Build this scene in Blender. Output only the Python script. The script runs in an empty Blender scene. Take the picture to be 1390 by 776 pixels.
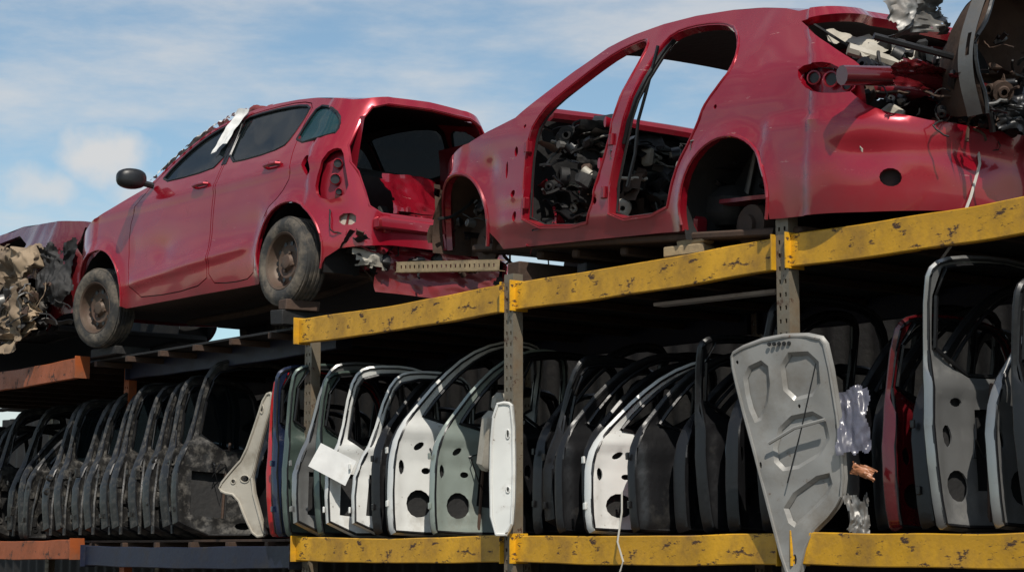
import bpy, math, random
import numpy as np
from mathutils import Vector, Matrix, noise
from mathutils.geometry import delaunay_2d_cdt
random.seed(7)
sc=bpy.context.scene
# ------------------------------------------------------------------ materials
def nd(nt,t,**k):
    n=nt.nodes.new(t)
    for a,b in k.items(): setattr(n,a,b)
    return n
def mat(name,col,rough=.5,metal=0.,dirt=(.10,.08,.06),amt=.35,scale=3.,coat=0.,bump=.15,bscale=25.,alpha=1.,spots=None,spot_amt=.0,spot_scale=14.,var=.12,stretch=None,low=None):
    m=bpy.data.materials.new(name); m.use_nodes=True
    nt=m.node_tree; b=nt.nodes['Principled BSDF']; L=nt.links
    tc=nd(nt,'ShaderNodeTexCoord')
    n1=nd(nt,'ShaderNodeTexNoise'); n1.inputs['Scale'].default_value=scale; n1.inputs['Detail'].default_value=9; n1.inputs['Roughness'].default_value=.68
    L.new(tc.outputs['Object'],n1.inputs['Vector'])
    r1=nd(nt,'ShaderNodeMapRange'); r1.inputs[1].default_value=.62-.3*amt; r1.inputs[2].default_value=.80-.15*amt; r1.inputs[3].default_value=0; r1.inputs[4].default_value=min(1,.35+amt)
    L.new(n1.outputs['Fac'],r1.inputs[0]); dfac=r1.outputs[0]
    if low:
        sx=nd(nt,'ShaderNodeSeparateXYZ'); L.new(tc.outputs['Object'],sx.inputs[0])
        ad=nd(nt,'ShaderNodeMath',operation='MULTIPLY_ADD'); L.new(n1.outputs['Fac'],ad.inputs[0]); ad.inputs[1].default_value=-.7; L.new(sx.outputs['Z'],ad.inputs[2])
        rl_=nd(nt,'ShaderNodeMapRange'); rl_.inputs[1].default_value=low[0]-.35; rl_.inputs[2].default_value=low[1]-.35; rl_.inputs[3].default_value=.65; rl_.inputs[4].default_value=0; L.new(ad.outputs[0],rl_.inputs[0])
        mm=nd(nt,'ShaderNodeMath',operation='MAXIMUM'); L.new(dfac,mm.inputs[0]); L.new(rl_.outputs[0],mm.inputs[1]); dfac=mm.outputs[0]
    n2=nd(nt,'ShaderNodeTexNoise'); n2.inputs['Scale'].default_value=scale*.6; n2.inputs['Detail'].default_value=4
    L.new(tc.outputs['Object'],n2.inputs['Vector'])
    r2=nd(nt,'ShaderNodeMapRange'); r2.inputs[1].default_value=.3; r2.inputs[2].default_value=.7; r2.inputs[3].default_value=1-var*1.6; r2.inputs[4].default_value=1+var
    L.new(n2.outputs['Fac'],r2.inputs[0])
    vm=nd(nt,'ShaderNodeVectorMath',operation='SCALE'); vm.inputs[0].default_value=col; L.new(r2.outputs[0],vm.inputs['Scale'])
    mx=nd(nt,'ShaderNodeMix',data_type='RGBA'); L.new(dfac,mx.inputs[0]); L.new(vm.outputs[0],mx.inputs[6]); mx.inputs[7].default_value=(*dirt,1)
    out=mx.outputs[2]; fac=dfac
    if spots:
        n3=nd(nt,'ShaderNodeTexNoise'); n3.inputs['Scale'].default_value=spot_scale; n3.inputs['Detail'].default_value=8; n3.inputs['Roughness'].default_value=.75
        if stretch:
            mp=nd(nt,'ShaderNodeMapping'); mp.inputs['Scale'].default_value=stretch; L.new(tc.outputs['Object'],mp.inputs[0]); L.new(mp.outputs[0],n3.inputs['Vector'])
        else: L.new(tc.outputs['Object'],n3.inputs['Vector'])
        r3=nd(nt,'ShaderNodeMapRange'); r3.inputs[1].default_value=.66-.2*spot_amt; r3.inputs[2].default_value=.70-.2*spot_amt; L.new(n3.outputs['Fac'],r3.inputs[0])
        mx2=nd(nt,'ShaderNodeMix',data_type='RGBA'); L.new(r3.outputs[0],mx2.inputs[0]); L.new(out,mx2.inputs[6]); mx2.inputs[7].default_value=(*spots,1)
        out=mx2.outputs[2]
        ma=nd(nt,'ShaderNodeMath',operation='MAXIMUM'); L.new(fac,ma.inputs[0]); L.new(r3.outputs[0],ma.inputs[1]); fac=ma.outputs[0]
    L.new(out,b.inputs['Base Color'])
    rr=nd(nt,'ShaderNodeMapRange'); rr.inputs[3].default_value=rough; rr.inputs[4].default_value=max(rough,.8); L.new(fac,rr.inputs[0]); L.new(rr.outputs[0],b.inputs['Roughness'])
    if metal:
        rm=nd(nt,'ShaderNodeMapRange'); rm.inputs[3].default_value=metal; rm.inputs[4].default_value=0; L.new(fac,rm.inputs[0]); L.new(rm.outputs[0],b.inputs['Metallic'])
    if coat:
        rc=nd(nt,'ShaderNodeMapRange'); rc.inputs[3].default_value=coat; rc.inputs[4].default_value=coat*.15; L.new(fac,rc.inputs[0]); L.new(rc.outputs[0],b.inputs['Coat Weight'])
        b.inputs['Coat Roughness'].default_value=.06
    if alpha<1: b.inputs['Alpha'].default_value=alpha
    if bump:
        n4=nd(nt,'ShaderNodeTexNoise'); n4.inputs['Scale'].default_value=bscale; n4.inputs['Detail'].default_value=5; L.new(tc.outputs['Object'],n4.inputs['Vector'])
        bp=nd(nt,'ShaderNodeBump'); bp.inputs['Strength'].default_value=bump; bp.inputs['Distance'].default_value=.01
        L.new(n4.outputs['Fac'],bp.inputs['Height']); L.new(bp.outputs[0],b.inputs['Normal'])
    return m
M={}
M['red']=mat('red_car_paint',(.33,.006,.020),.25,.35,(.12,.035,.03),.06,1.7,coat=1.,bump=0,spots=(.30,.14,.13),spot_amt=.0,spot_scale=5,var=.07,stretch=(1,1,6),low=(.05,.34))
M['red2']=mat('red_car_paint_scuffed',(.32,.006,.019),.27,.35,(.11,.035,.03),.10,2.1,coat=.95,bump=0,spots=(.36,.19,.18),spot_amt=.06,spot_scale=4.5,var=.09,stretch=(1,1,7),low=(.08,.40))
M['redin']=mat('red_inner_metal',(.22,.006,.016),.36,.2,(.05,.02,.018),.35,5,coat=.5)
M['darkred']=mat('dark_red_paint',(.10,.006,.009),.25,.2,(.07,.04,.03),.25,3,coat=.8)
M['dark']=mat('dark_trim_and_recess_shade',(.010,.0095,.0095),.7,0,(.030,.027,.023),.35,6,bump=.4)
M['black']=mat('black_plastic_and_hole_shade',(.008,.008,.009),.38,0,(.04,.036,.03),.25,5,bump=.2)
M['blackp']=mat('black_car_paint',(.006,.007,.010),.16,.1,(.045,.04,.034),.25,3.2,coat=.9,bump=.02)
M['blackd']=mat('dusty_black_plastic',(.016,.0155,.015),.36,0,(.12,.11,.095),.46,16,bump=.25,var=.2)
M['white']=mat('white_car_paint',(.68,.68,.65),.28,0,(.24,.195,.14),.30,3.5,coat=.7,bump=.02,spots=(.12,.08,.05),spot_amt=.14,spot_scale=14)
M['cream']=mat('cream_primer',(.40,.37,.31),.5,0,(.15,.12,.08),.4,4,bump=.08)
M['silver']=mat('silver_paint',(.30,.30,.295),.28,.65,(.10,.09,.075),.35,4,coat=.5,bump=.03)
M['wgrey']=mat('weathered_grey_paint',(.27,.265,.25),.5,.2,(.13,.11,.085),.48,3,coat=.1,bump=.08,spots=(.10,.06,.04),spot_amt=.12,spot_scale=12)
M['grey']=mat('grey_galvanised',(.18,.175,.165),.45,.5,(.09,.065,.045),.45,6,bump=.15,spots=(.10,.05,.02),spot_amt=.1)
M['blue']=mat('dark_blue_paint',(.010,.018,.05),.25,.2,(.07,.06,.05),.25,4,coat=.8,bump=.02)
M['green']=mat('pale_green_paint',(.29,.335,.30),.3,.2,(.15,.13,.10),.38,4,coat=.6,bump=.02)
M['sage']=mat('grey_green_paint',(.08,.11,.095),.3,.3,(.12,.1,.08),.25,4,coat=.6,bump=.02)
M['brightred']=mat('bright_red_paint',(.40,.010,.012),.25,0,(.1,.05,.04),.2,4,coat=.8,bump=.02)
M['yellow']=mat('yellow_rack_paint',(.60,.31,.012),.42,0,(.22,.12,.035),.50,3.5,bump=.2,bscale=40,spots=(.060,.030,.018),spot_amt=.46,spot_scale=9,var=.25,stretch=(.7,1,1.8))
M['orange']=mat('orange_rack_paint',(.32,.075,.018),.5,0,(.15,.06,.03),.5,4,bump=.25,spots=(.06,.03,.02),spot_amt=.4,spot_scale=7)
M['steelblue']=mat('blue_rack_and_rear_shade_paint',(.010,.014,.034),.5,0,(.04,.035,.03),.4,4,bump=.2)
M['post']=mat('rack_post_steel',(.20,.17,.125),.5,.25,(.13,.08,.04),.5,7,bump=.25,spots=(.07,.035,.02),spot_amt=.38,spot_scale=12)
M['rust']=mat('rusty_steel',(.07,.04,.026),.8,.1,(.03,.02,.015),.5,7,bump=.5)
M['tyre']=mat('dusty_tyre_rubber',(.033,.032,.030),.85,0,(.23,.185,.135),.60,5,bump=.5,bscale=45)
M['rim']=mat('rusty_wheel_rim',(.10,.07,.05),.55,.35,(.09,.045,.03),.6,9,bump=.3)
M['beige']=mat('torn_brown_lining',(.29,.215,.14),.9,0,(.06,.04,.03),.6,3.5,bump=.9,bscale=14,var=.35)
M['wood']=mat('weathered_timber',(.34,.25,.14),.8,0,(.12,.09,.06),.4,8,bump=.4)
M['crumpw']=mat('shattered_glass_film',(.60,.60,.58),.3,0,(.25,.2,.15),.4,12,bump=.8,bscale=60)
M['paper']=mat('white_paper_and_sky_gap',(.78,.77,.74),.7,0,(.5,.45,.38),.2,6,bump=.1)
M['glass']=mat('tinted_window_glass',(.008,.012,.014),.03,0,(.09,.085,.075),.10,3,coat=0,bump=.0,alpha=.88)
M['teal']=mat('teal_glass',(.012,.045,.052),.05,0,(.1,.1,.09),.1,3,bump=0,alpha=.85)
M['plastic']=mat('translucent_plastic_film',(.13,.13,.17),.25,0,(.07,.065,.07),.5,6,bump=.2,alpha=.75)
M['orangep']=mat('orange_plastic',(.36,.14,.06),.4,0,(.2,.1,.06),.3,6)
M['cable']=mat('cable_white',(.5,.48,.43),.5,0,amt=.2)
# ------------------------------------------------------------------ mesh tools
def evenodd(P,loops):
    c=np.zeros(len(P),int)
    for lp in loops:
        A=np.asarray(lp,float);B=np.roll(A,-1,0)
        for (x1,y1),(x2,y2) in zip(A,B):
            if y1==y2: continue
            s=((P[:,1]>=y1)!=(P[:,1]>=y2))
            xi=x1+(P[:,1]-y1)*(x2-x1)/(y2-y1)
            c+=(s&(P[:,0]<xi))
    return c%2==1
def subdiv(lp,sp):
    out=[];n=len(lp)
    for i in range(n):
        a=np.array(lp[i],float);b=np.array(lp[(i+1)%n],float)
        k=max(1,int(math.ceil(np.linalg.norm(b-a)/sp)))
        for j in range(k): out.append(tuple(a+(b-a)*j/k))
    return out
def smooth(lp,it=2,closed=True):
    for _ in range(it):
        o=[];n=len(lp)
        for i in range(n):
            a=np.array(lp[i],float);b=np.array(lp[(i+1)%n],float)
            o.append(tuple(a*.75+b*.25));o.append(tuple(a*.25+b*.75))
        lp=o
    return lp
def inset(lp,d):
    A=np.array(lp,float)
    e=np.roll(A,-1,0)-A; area=.5*np.sum(A[:,0]*np.roll(A[:,1],-1)-A[:,1]*np.roll(A[:,0],-1))
    s=1 if area>0 else -1
    nrm=np.stack([-e[:,1],e[:,0]],1)*s; nrm/=np.linalg.norm(nrm,axis=1)[:,None]+1e-9
    v=nrm+np.roll(nrm,1,0); v/=np.linalg.norm(v,axis=1)[:,None]+1e-9
    return [tuple(p) for p in A+v*d]
def ell(cx,cy,rx,ry,n=16,rot=0):
    o=[]
    for i in range(n):
        a=2*math.pi*i/n; x=rx*math.cos(a);y=ry*math.sin(a)
        o.append((cx+x*math.cos(rot)-y*math.sin(rot),cy+x*math.sin(rot)+y*math.cos(rot)))
    return o
def cdt(loops,sp):
    loops=[subdiv(l,sp) for l in loops]
    B=np.concatenate([np.array(l) for l in loops])
    mn=B.min(0);mx=B.max(0)
    gx=np.arange(mn[0]+sp*.5,mx[0],sp);gy=np.arange(mn[1]+sp*.5,mx[1],sp)
    if len(gx)and len(gy):
        G=np.array([(x+(.5*sp if j%2 else 0),y) for j,y in enumerate(gy) for x in gx])
        G=G[evenodd(G,loops)]
        if len(G):
            d=np.full(len(G),9.)
            for i in range(0,len(B),400):
                dd=np.sqrt(((G[:,None]-B[None,i:i+400])**2).sum(2)).min(1); d=np.minimum(d,dd)
            G=G[d>sp*.45]
    else: G=np.zeros((0,2))
    edges=[];k=0
    for l in loops:
        n=len(l); edges+=[(k+i,k+(i+1)%n) for i in range(n)]; k+=n
    V=[Vector(p) for p in B]+[Vector(p) for p in G]
    r=delaunay_2d_cdt(V,edges,[],0,1e-6)
    P=np.array([tuple(v) for v in r[0]]);T=[tuple(f) for f in r[2] if len(f)==3]
    C=np.array([P[list(t)].mean(0) for t in T])
    ok=evenodd(C,loops)
    F=[]
    for t,o in zip(T,ok):
        if not o: continue
        a,b,c=P[t[0]],P[t[1]],P[t[2]]
        ar=(b[0]-a[0])*(c[1]-a[1])-(b[1]-a[1])*(c[0]-a[0])
        if abs(ar)<1e-10: continue
        F.append(t if ar>0 else (t[0],t[2],t[1]))
    return P,F
class MB:
    def __init__(s): s.v=[];s.f=[];s.m=[]
    def add(s,v,f,m=0,T=None):
        k=len(s.v)
        if T is not None: v=[T@Vector(p) for p in v]
        s.v+= [tuple(p) for p in v]; s.f+=[tuple(i+k for i in q) for q in f]
        s.m+= list(m) if isinstance(m,(list,tuple)) else [m]*len(f)
    def plate(s,loops,fn,th,m=0,sp=.06,mi=None,off=0.,mr=None,mirror=False,ns=1):
        P,F=cdt(loops,sp)
        if ns<0: F=[(a,c,b) for a,b,c in F]
        e=1e-3; fr=[];bk=[]
        for u,v in P:
            p=Vector(fn(u,v)); n=(Vector(fn(u+e,v))-Vector(fn(u-e,v))).cross(Vector(fn(u,v+e))-Vector(fn(u,v-e)))
            if n.length<1e-12:n=Vector((0,0,1))
            n.normalize(); n*=ns; fr.append(p+n*off); bk.append(p+n*(off-th))
        mi=m if mi is None else mi; mr=m if mr is None else mr
        cnt={}
        for t in F:
            for i in range(3):
                a,b=t[i],t[(i+1)%3]; k=(min(a,b),max(a,b))
                cnt.setdefault(k,[]).append((a,b))
        rims=[l[0] for l in cnt.values() if len(l)==1]
        for sgn in ((1,-1) if mirror else (1,)):
            mm=(lambda L:[Vector((p.x,p.y*sgn,p.z)) for p in L])
            rv=(lambda L:[tuple(reversed(q)) for q in L]) if sgn<0 else (lambda L:L)
            s.add(mm(fr),rv(F),m)
            if th>0:
                s.add(mm(bk),rv([(a,c,b) for a,b,c in F]),mi)
                rvx=[];rf=[]
                idx={}
                for a,b in rims:
                    for q in (a,b):
                        if q not in idx: idx[q]=len(rvx); rvx+=[fr[q],bk[q]]
                    rf.append((idx[b],idx[a],idx[a]+1,idx[b]+1))
                s.add(mm(rvx),rv(rf),mr)
    def tube(s,pts,r,m=0,n=6,T=None,cap=True):
        pts=[Vector(p) for p in pts]; rs=r if isinstance(r,(list,tuple)) else [r]*len(pts)
        v=[];f=[];up=Vector((.13,.27,.95))
        for i,p in enumerate(pts):
            d=(pts[min(i+1,len(pts)-1)]-pts[max(i-1,0)]); d.normalize()
            a=d.cross(up)
            if a.length<.05: a=d.cross(Vector((1,0,0)))
            a.normalize(); b=d.cross(a)
            for j in range(n):
                t=2*math.pi*j/n; v.append(p+(a*math.cos(t)+b*math.sin(t))*rs[i])
        for i in range(len(pts)-1):
            for j in range(n):
                f.append((i*n+j,i*n+(j+1)%n,(i+1)*n+(j+1)%n,(i+1)*n+j))
        if cap: f.append(tuple(range(n))[::-1]); f.append(tuple((len(pts)-1)*n+j for j in range(n)))
        s.add(v,f,m,T)
    def box(s,c,d,m=0,T=None,rot=None,bev=.0,jit=0.):
        hx,hy,hz=d[0]/2,d[1]/2,d[2]/2
        b=min(bev,hx*.6,hy*.6,hz*.6)
        v=[];f=[];idx={}
        for sx in(-1,1):
            for sy in(-1,1):
                for sz in(-1,1):
                    j=Vector((random.uniform(-jit,jit),random.uniform(-jit,jit),random.uniform(-jit,jit)))
                    for ax in range(3):
                        p=Vector((sx*(hx-(b if ax!=0 else 0)),sy*(hy-(b if ax!=1 else 0)),sz*(hz-(b if ax!=2 else 0))))+j
                        idx[(sx,sy,sz,ax)]=len(v); v.append(p)
        I=idx
        def q(*a): f.append(tuple(I[x] for x in a))
        for sg in(-1,1):
            q((sg,-1,-1,0),(sg,1,-1,0),(sg,1,1,0),(sg,-1,1,0)); q((-1,sg,-1,1),(1,sg,-1,1),(1,sg,1,1),(-1,sg,1,1)); q((-1,-1,sg,2),(1,-1,sg,2),(1,1,sg,2),(-1,1,sg,2))
        if b>0:
            for a in(-1,1):
                for c2 in(-1,1):
                    q((a,c2,-1,0),(a,c2,1,0),(a,c2,1,1),(a,c2,-1,1)); q((a,-1,c2,0),(a,1,c2,0),(a,1,c2,2),(a,-1,c2,2)); q((-1,a,c2,1),(1,a,c2,1),(1,a,c2,2),(-1,a,c2,2))
                    for e in(-1,1): f.append((I[(a,c2,e,0)],I[(a,c2,e,1)],I[(a,c2,e,2)]))
        R=Matrix.Translation(c)@(rot.to_4x4() if rot is not None else Matrix.Identity(4))
        if T is not None:R=T@R
        s.add(v,f,m,R)
    def lathe(s,prof,m=0,n=40,T=None):
        v=[];f=[];k=len(prof);mm=[]
        for i in range(n):
            a=2*math.pi*i/n
            for r,y in prof: v.append((r*math.cos(a),y,r*math.sin(a)))
        for i in range(n):
            for j in range(k-1):
                f.append((i*k+j,i*k+j+1,((i+1)%n)*k+j+1,((i+1)%n)*k+j)); mm.append(m[j] if isinstance(m,(list,tuple)) else m)
        s.add(v,f,mm,T)
    def grid(s,fn,nu,nv,m=0,T=None,drop=None):
        v=[fn(i/(nu-1),j/(nv-1)) for i in range(nu) for j in range(nv)]
        f=[(i*nv+j,(i+1)*nv+j,(i+1)*nv+j+1,i*nv+j+1) for i in range(nu-1) for j in range(nv-1) if not(drop and drop(i/(nu-1),j/(nv-1)))]
        s.add(v,f,m,T)
    def crumple(s,o,a,b,amp,m=0,nu=22,nv=22,seed=0,fq=3.,T=None,ragged=.15,holes=0.):
        o,a,b=Vector(o),Vector(a),Vector(b); n=a.cross(b).normalized()
        def fn(u,v):
            q=Vector((u*fq+seed*7.3,v*fq,seed*3.1))
            h=noise.noise(q)+.5*abs(noise.noise(q*2.3))+.25*noise.noise(q*5)
            w=noise.noise_vector(q*.8)*amp*.7
            return o+a*u+b*v+n*h*amp+w
        def dr(u,v):
            e=min(u,1-u,v,1-v)
            if e<ragged*(.5+.9*noise.noise(Vector((u*5,v*5,seed*2.)))): return True
            return holes>0 and noise.noise(Vector((u*9,v*9,seed*5.)))>.55-holes
        s.grid(fn,nu,nv,m,T,dr)
    def clutter(s,c,d,n,ms,seed=0,T=None,sz=(.02,.10),tubes=True):
        """mechanical odds and ends: blocks, hoses, pulleys, pressed brackets"""
        rnd=random.Random(seed); c=Vector(c)
        for i in range(n):
            p=c+Vector((rnd.uniform(-.5,.5)*d[0],rnd.uniform(-.5,.5)*d[1],rnd.uniform(-.5,.5)*d[2]))
            k=rnd.random(); m=rnd.choice(ms)
            rot=Matrix.Rotation(rnd.uniform(0,6.3),3,'Z')@Matrix.Rotation(rnd.uniform(-.8,.8),3,'X')
            if k<.34:
                s.box(p,[rnd.uniform(*sz) for _ in range(3)],m,T,rot,.014,.012)
            elif k<.56 and tubes:
                pts=[p];dr=Vector((rnd.gauss(0,1),rnd.gauss(0,1),rnd.gauss(0,.4)-.3)); st=rnd.uniform(.02,.035)
                for j in range(10):
                    dr=(dr+Vector((rnd.gauss(0,.35),rnd.gauss(0,.35),rnd.gauss(0,.35)-.10))); dr.normalize()
                    pts.append(pts[-1]+dr*st)
                s.tube(pts,rnd.uniform(.003,.011),m,5,T)
            elif k<.70:
                r=rnd.uniform(.02,.06); TT=Matrix.Translation(p)@rot.to_4x4()
                if T is not None:TT=T@TT
                s.lathe([(r*.3,-.03),(r*.5,-.03),(r*.6,-.02),(r,-.02),(r,.03),(r*.7,.035),(r*.3,.03)],m,16,TT)
            elif k<.90:
                w=rnd.uniform(.012,.035);L=rnd.uniform(.10,.30);a0=rnd.uniform(-.8,.8)
                v=[];f=[]
                for j in range(9):
                    t=j/8; x=L*t; z=.04*math.sin(t*4*a0)+.015*math.sin(t*9)
                    for (yy,zz) in ((-w,.008),(-w,0),(w,0),(w,.008)): v.append(p+rot@Vector((x,yy,z+zz)))
                for j in range(8):
                    for q in range(3): f.append((4*j+q,4*j+4+q,4*j+5+q,4*j+1+q))
                s.add(v,f,m,T)
            else:
                a=rot@Vector((rnd.uniform(.15,.35),0,0));b=rot@Vector((0,rnd.uniform(.08,.16),rnd.uniform(.0,.1)))
                s.crumple(p,a,b,.02,m,13,13,seed+i,1.6,T,.04)
    def obj(s,name,mats,parent=None,M4=None):
        me=bpy.data.meshes.new(name); me.from_pydata(s.v,[],s.f)
        for k in mats: me.materials.append(M[k])
        me.polygons.foreach_set('material_index',s.m)
        me.polygons.foreach_set('use_smooth',[True]*len(s.f))
        me.update()
        try: me.set_sharp_from_angle(angle=math.radians(38))
        except Exception as e: pass
        o=bpy.data.objects.new(name,me); sc.collection.objects.link(o)
        if M4 is not None:o.matrix_world=M4
        if parent: o.parent=parent
        return o
def empty(name,M4):
    e=bpy.data.objects.new(name,None); e.empty_display_size=.3; sc.collection.objects.link(e); e.matrix_world=M4; return e
# ------------------------------------------------------------------ car body
class Skin:
    def __init__(s,W,xR,xF,cr,cf,tR,tum=.5,belt=.92,creases=(),wst=-1.0,dent=.004,seed=0):
        s.W,s.xR,s.xF,s.cr,s.cf=W,xR,xF,cr,cf; s.tR=tR; s.tum=tum;s.belt=belt;s.cre=creases;s.wst=wst;s.dent=dent;s.seed=seed
        s.ur=xR+cr-cr*math.pi/2-(W-cr)
        s.uf=xF-cf+cf*math.pi/2+(W-cf)
        s.ura=xR+cr-cr*math.pi/2; s.ufa=xF-cf+cf*math.pi/2
    def shiftR(s,z): return float(np.interp(z,[a for a,b in s.tR],[b for a,b in s.tR]))
    def wr(s,u):
        t=(s.wst-u)/(s.wst-s.ura); t=min(1,max(0,t)); return t**1.3
    def ytum(s,z):
        t=0
        if z<.55:t+=.22*(.55-z)**2
        if z>.68:t+=.05*(z-.68)
        d=z-s.belt; k=.05
        t+=s.tum*(.5*(d+math.sqrt(d*d+k*k))-.5*(-.4+math.sqrt(.16+k*k)))
        return t
    def pos(s,u,z):
        W=s.W
        if u<s.xR+s.cr:
            a=(s.xR+s.cr-u)/s.cr
            if a<=math.pi/2: x=s.xR+s.cr-s.cr*math.sin(a); y=W-s.cr+s.cr*math.cos(a)
            else: x=s.xR; y=W-s.cr-(s.ura-u)
            x-=.07*(1-(y/W)**2)
        elif u>s.xF-s.cf:
            a=(u-(s.xF-s.cf))/s.cf
            if a<=math.pi/2: x=s.xF-s.cf+s.cf*math.sin(a); y=W-s.cf+s.cf*math.cos(a)
            else: x=s.xF; y=W-s.cf-(u-s.ufa)
            x+=.10*(1-(y/W)**2)
        else: x=u;y=W-.012*((u+.1)/1.4)**2
        x+=s.shiftR(z)*s.wr(u)
        tt=s.ytum(z); b=0
        for f in s.cre: b+=f(u,z)
        q=Vector((u*1.6+s.seed,z*2.1,s.seed*1.7)); b+=s.dent*noise.noise(q)*2+s.dent*.5*noise.noise(q*3)
        y*=(W-tt)/W
        if u<s.xR+s.cr:
            a=min(1.571,(s.xR+s.cr-u)/s.cr); x-=b*math.sin(a); y+=b*math.cos(a)
        elif u>s.xF-s.cf:
            a=min(1.571,(u-s.xF+s.cf)/s.cf); x+=b*math.sin(a);y+=b*math.cos(a)
        else: y+=b
        return Vector((x,y,z))
    def ux(s,x,z):
        u=x
        for _ in range(60): u=.5*u+.5*(x-s.shiftR(z)*s.wr(u))
        return u
    def S(s,pts): return [(s.ux(x,z),z) for x,z in pts]
    def ry(s,y):
        if y<=s.W-s.cr: return s.ura-(s.W-s.cr-y)
        return s.xR+s.cr-s.cr*math.acos(min(1,(y-(s.W-s.cr))/s.cr))
    def Rr(s,pts): return [(s.ry(y),z) for y,z in pts]
def arch(cx,cz,r,z0,n=14,sq=1.):
    o=[];a0=math.asin(max(-1,min(1,(z0-cz)/r)))
    for i in range(n+1):
        a=a0+(math.pi-2*a0)*i/n; o.append((cx+r*math.cos(a),cz+r*sq*math.sin(a)))
    return o
def carM(q):
    x,y,z,yaw,pit,S,roll=q
    return Matrix.Translation((x,y,z))@Matrix.Rotation(math.pi+yaw,4,'Z')@Matrix.Rotation(pit,4,'Y')@Matrix.Rotation(roll,4,'X')@Matrix.Scale(S,4)
def ridge(z0,w,h,u0=-9,u1=9,slope=0.):
    def f(u,z):
        e=min(1,max(0,(u-u0)/.15))*min(1,max(0,(u1-u)/.15))
        return h*math.exp(-((z-z0-slope*u)/w)**2)*e
    return f
def stepc(z0,w,h,u0=-9,u1=9):
    def f(u,z):
        e=min(1,max(0,(u-u0)/.06))*min(1,max(0,(u1-u)/.06))
        return h*(.5-.5*math.tanh((z-z0)/w))*e
    return f
def flare(cx,cz,r,h,w=.05):
    def f(u,z):
        d=math.hypot(u-cx,z-cz)-r
        return h*math.exp(-(max(0,d)/w)**2) if z>cz-.12 else h*math.exp(-(max(0,d)/w)**2)*max(0,1-(cz-.12-z)/.1)
    return f
def dentf(cu,cz,ru,rz,h):
    def f(u,z): return -h*math.exp(-((u-cu)/ru)**2-((z-cz)/rz)**2)
    return f
def wheel(mb,c,R=.315,wd=.19,T=None,mt=0,mr=1):
    TT=Matrix.Translation(c)
    if T is not None: TT=TT@T
    h=wd/2
    prof=[(R*.60,-h*.8),(R*.68,-h*.98),(R*.80,-h*1.03),(R*.90,-h*.98),(R*.965,-h*.82)]
    for k in range(5):
        y=-h*.62+k*h*.31; prof+= [(R*1.0,y-.008),(R*1.0,y+.008),(R*.975,y+.012),(R*.975,y+.022)]
    prof+=[(R*.965,h*.82),(R*.90,h*.98),(R*.80,h*1.03),(R*.68,h*.98),(R*.60,h*.8)]
    mb.lathe(prof,mt,56,TT)
    mb.lathe([(R*.66,h*.9),(R*.64,h*.95),(R*.60,h*.86),(R*.575,h*.5),(R*.55,h*.25),(R*.50,h*.10),(R*.46,h*.30),(R*.36,h*.42),(R*.26,h*.30),(R*.20,h*.32),(R*.15,h*.6),(R*.10,h*.64),(.001,h*.62)],mr,48,TT)
    for k in range(4):
        a=k*math.pi/2+.4; mb.lathe([(.001,.02),(.011,.02),(.013,0),(.013,-.02)],mr,8,TT@Matrix.Translation((R*.205*math.cos(a),h*.33,R*.205*math.sin(a))))
    for k in range(10):
        a=k*math.pi/5; mb.lathe([(.001,.004),(.017,.004),(.019,-.01)],2,10,TT@Matrix.Translation((R*.41*math.cos(a),h*.37,R*.41*math.sin(a))))  # dark discs stand in for the shaded vent holes of the rim
    mb.lathe([(R*.6,-h*.8),(.05,-h*.6),(.001,-h*.6)],2,24,TT)
def well(mb,cx,cz,r,z0,W,m=0,depth=.32):
    pts=arch(cx,cz,r,z0,16)
    def fn(u,v):
        i=u*(len(pts)-1);k=min(int(i),len(pts)-2);t=i-k
        x=pts[k][0]*(1-t)+pts[k+1][0]*t; z=pts[k][1]*(1-t)+pts[k+1][1]*t
        return Vector((x,W-v*depth,z+.006*math.sin(u*60)))
    for sg in(1,-1):
        mb.grid(lambda u,v:Vector((fn(u,v).x,fn(u,v).y*sg,fn(u,v).z)),34,5,m)
        mb.add([(p[0],sg*(W-depth),p[1]) for p in pts]+[(cx,sg*(W-depth),z0)],[(i,i+1,len(pts)) for i in range(len(pts)-1)],m)
def lip(mb,sk,pts,r,m):
    for sg in(1,-1):
        mb.tube([(lambda p:(p.x,p.y*sg,p.z))(sk.pos(x,z)) for x,z in pts],r,m,6)
def strip(mb,sk,rail,crown,n=15,m=0,dz=0.,power=2.4,mi=None,xb=0):
    P=[sk.pos(u,z) for u,z in rail]
    v=[];f=[]
    for i,p in enumerate(P):
        for j in range(n):
            t=-1+2*j/(n-1); e=1-abs(t)**power
            w=(i/(len(P)-1))**3
            v.append((p.x+xb*w*(1-t*t),p.y*t,p.z+crown*e+dz))
    for i in range(len(P)-1):
        for j in range(n-1): f.append((i*n+j,(i+1)*n+j,(i+1)*n+j+1,i*n+j+1))
    mb.add(v,f,m)
    if mi is not None: mb.add([(a+.02,b*.96,c-.035) for a,b,c in v],f,mi)
    return v
def header(sk,pts,crown,yr,power):
    return [(u,z+crown*(1-min(1,abs(y)/yr)**power)) for (u,z),(y,_) in zip(sk.Rr(pts),pts)]

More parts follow.
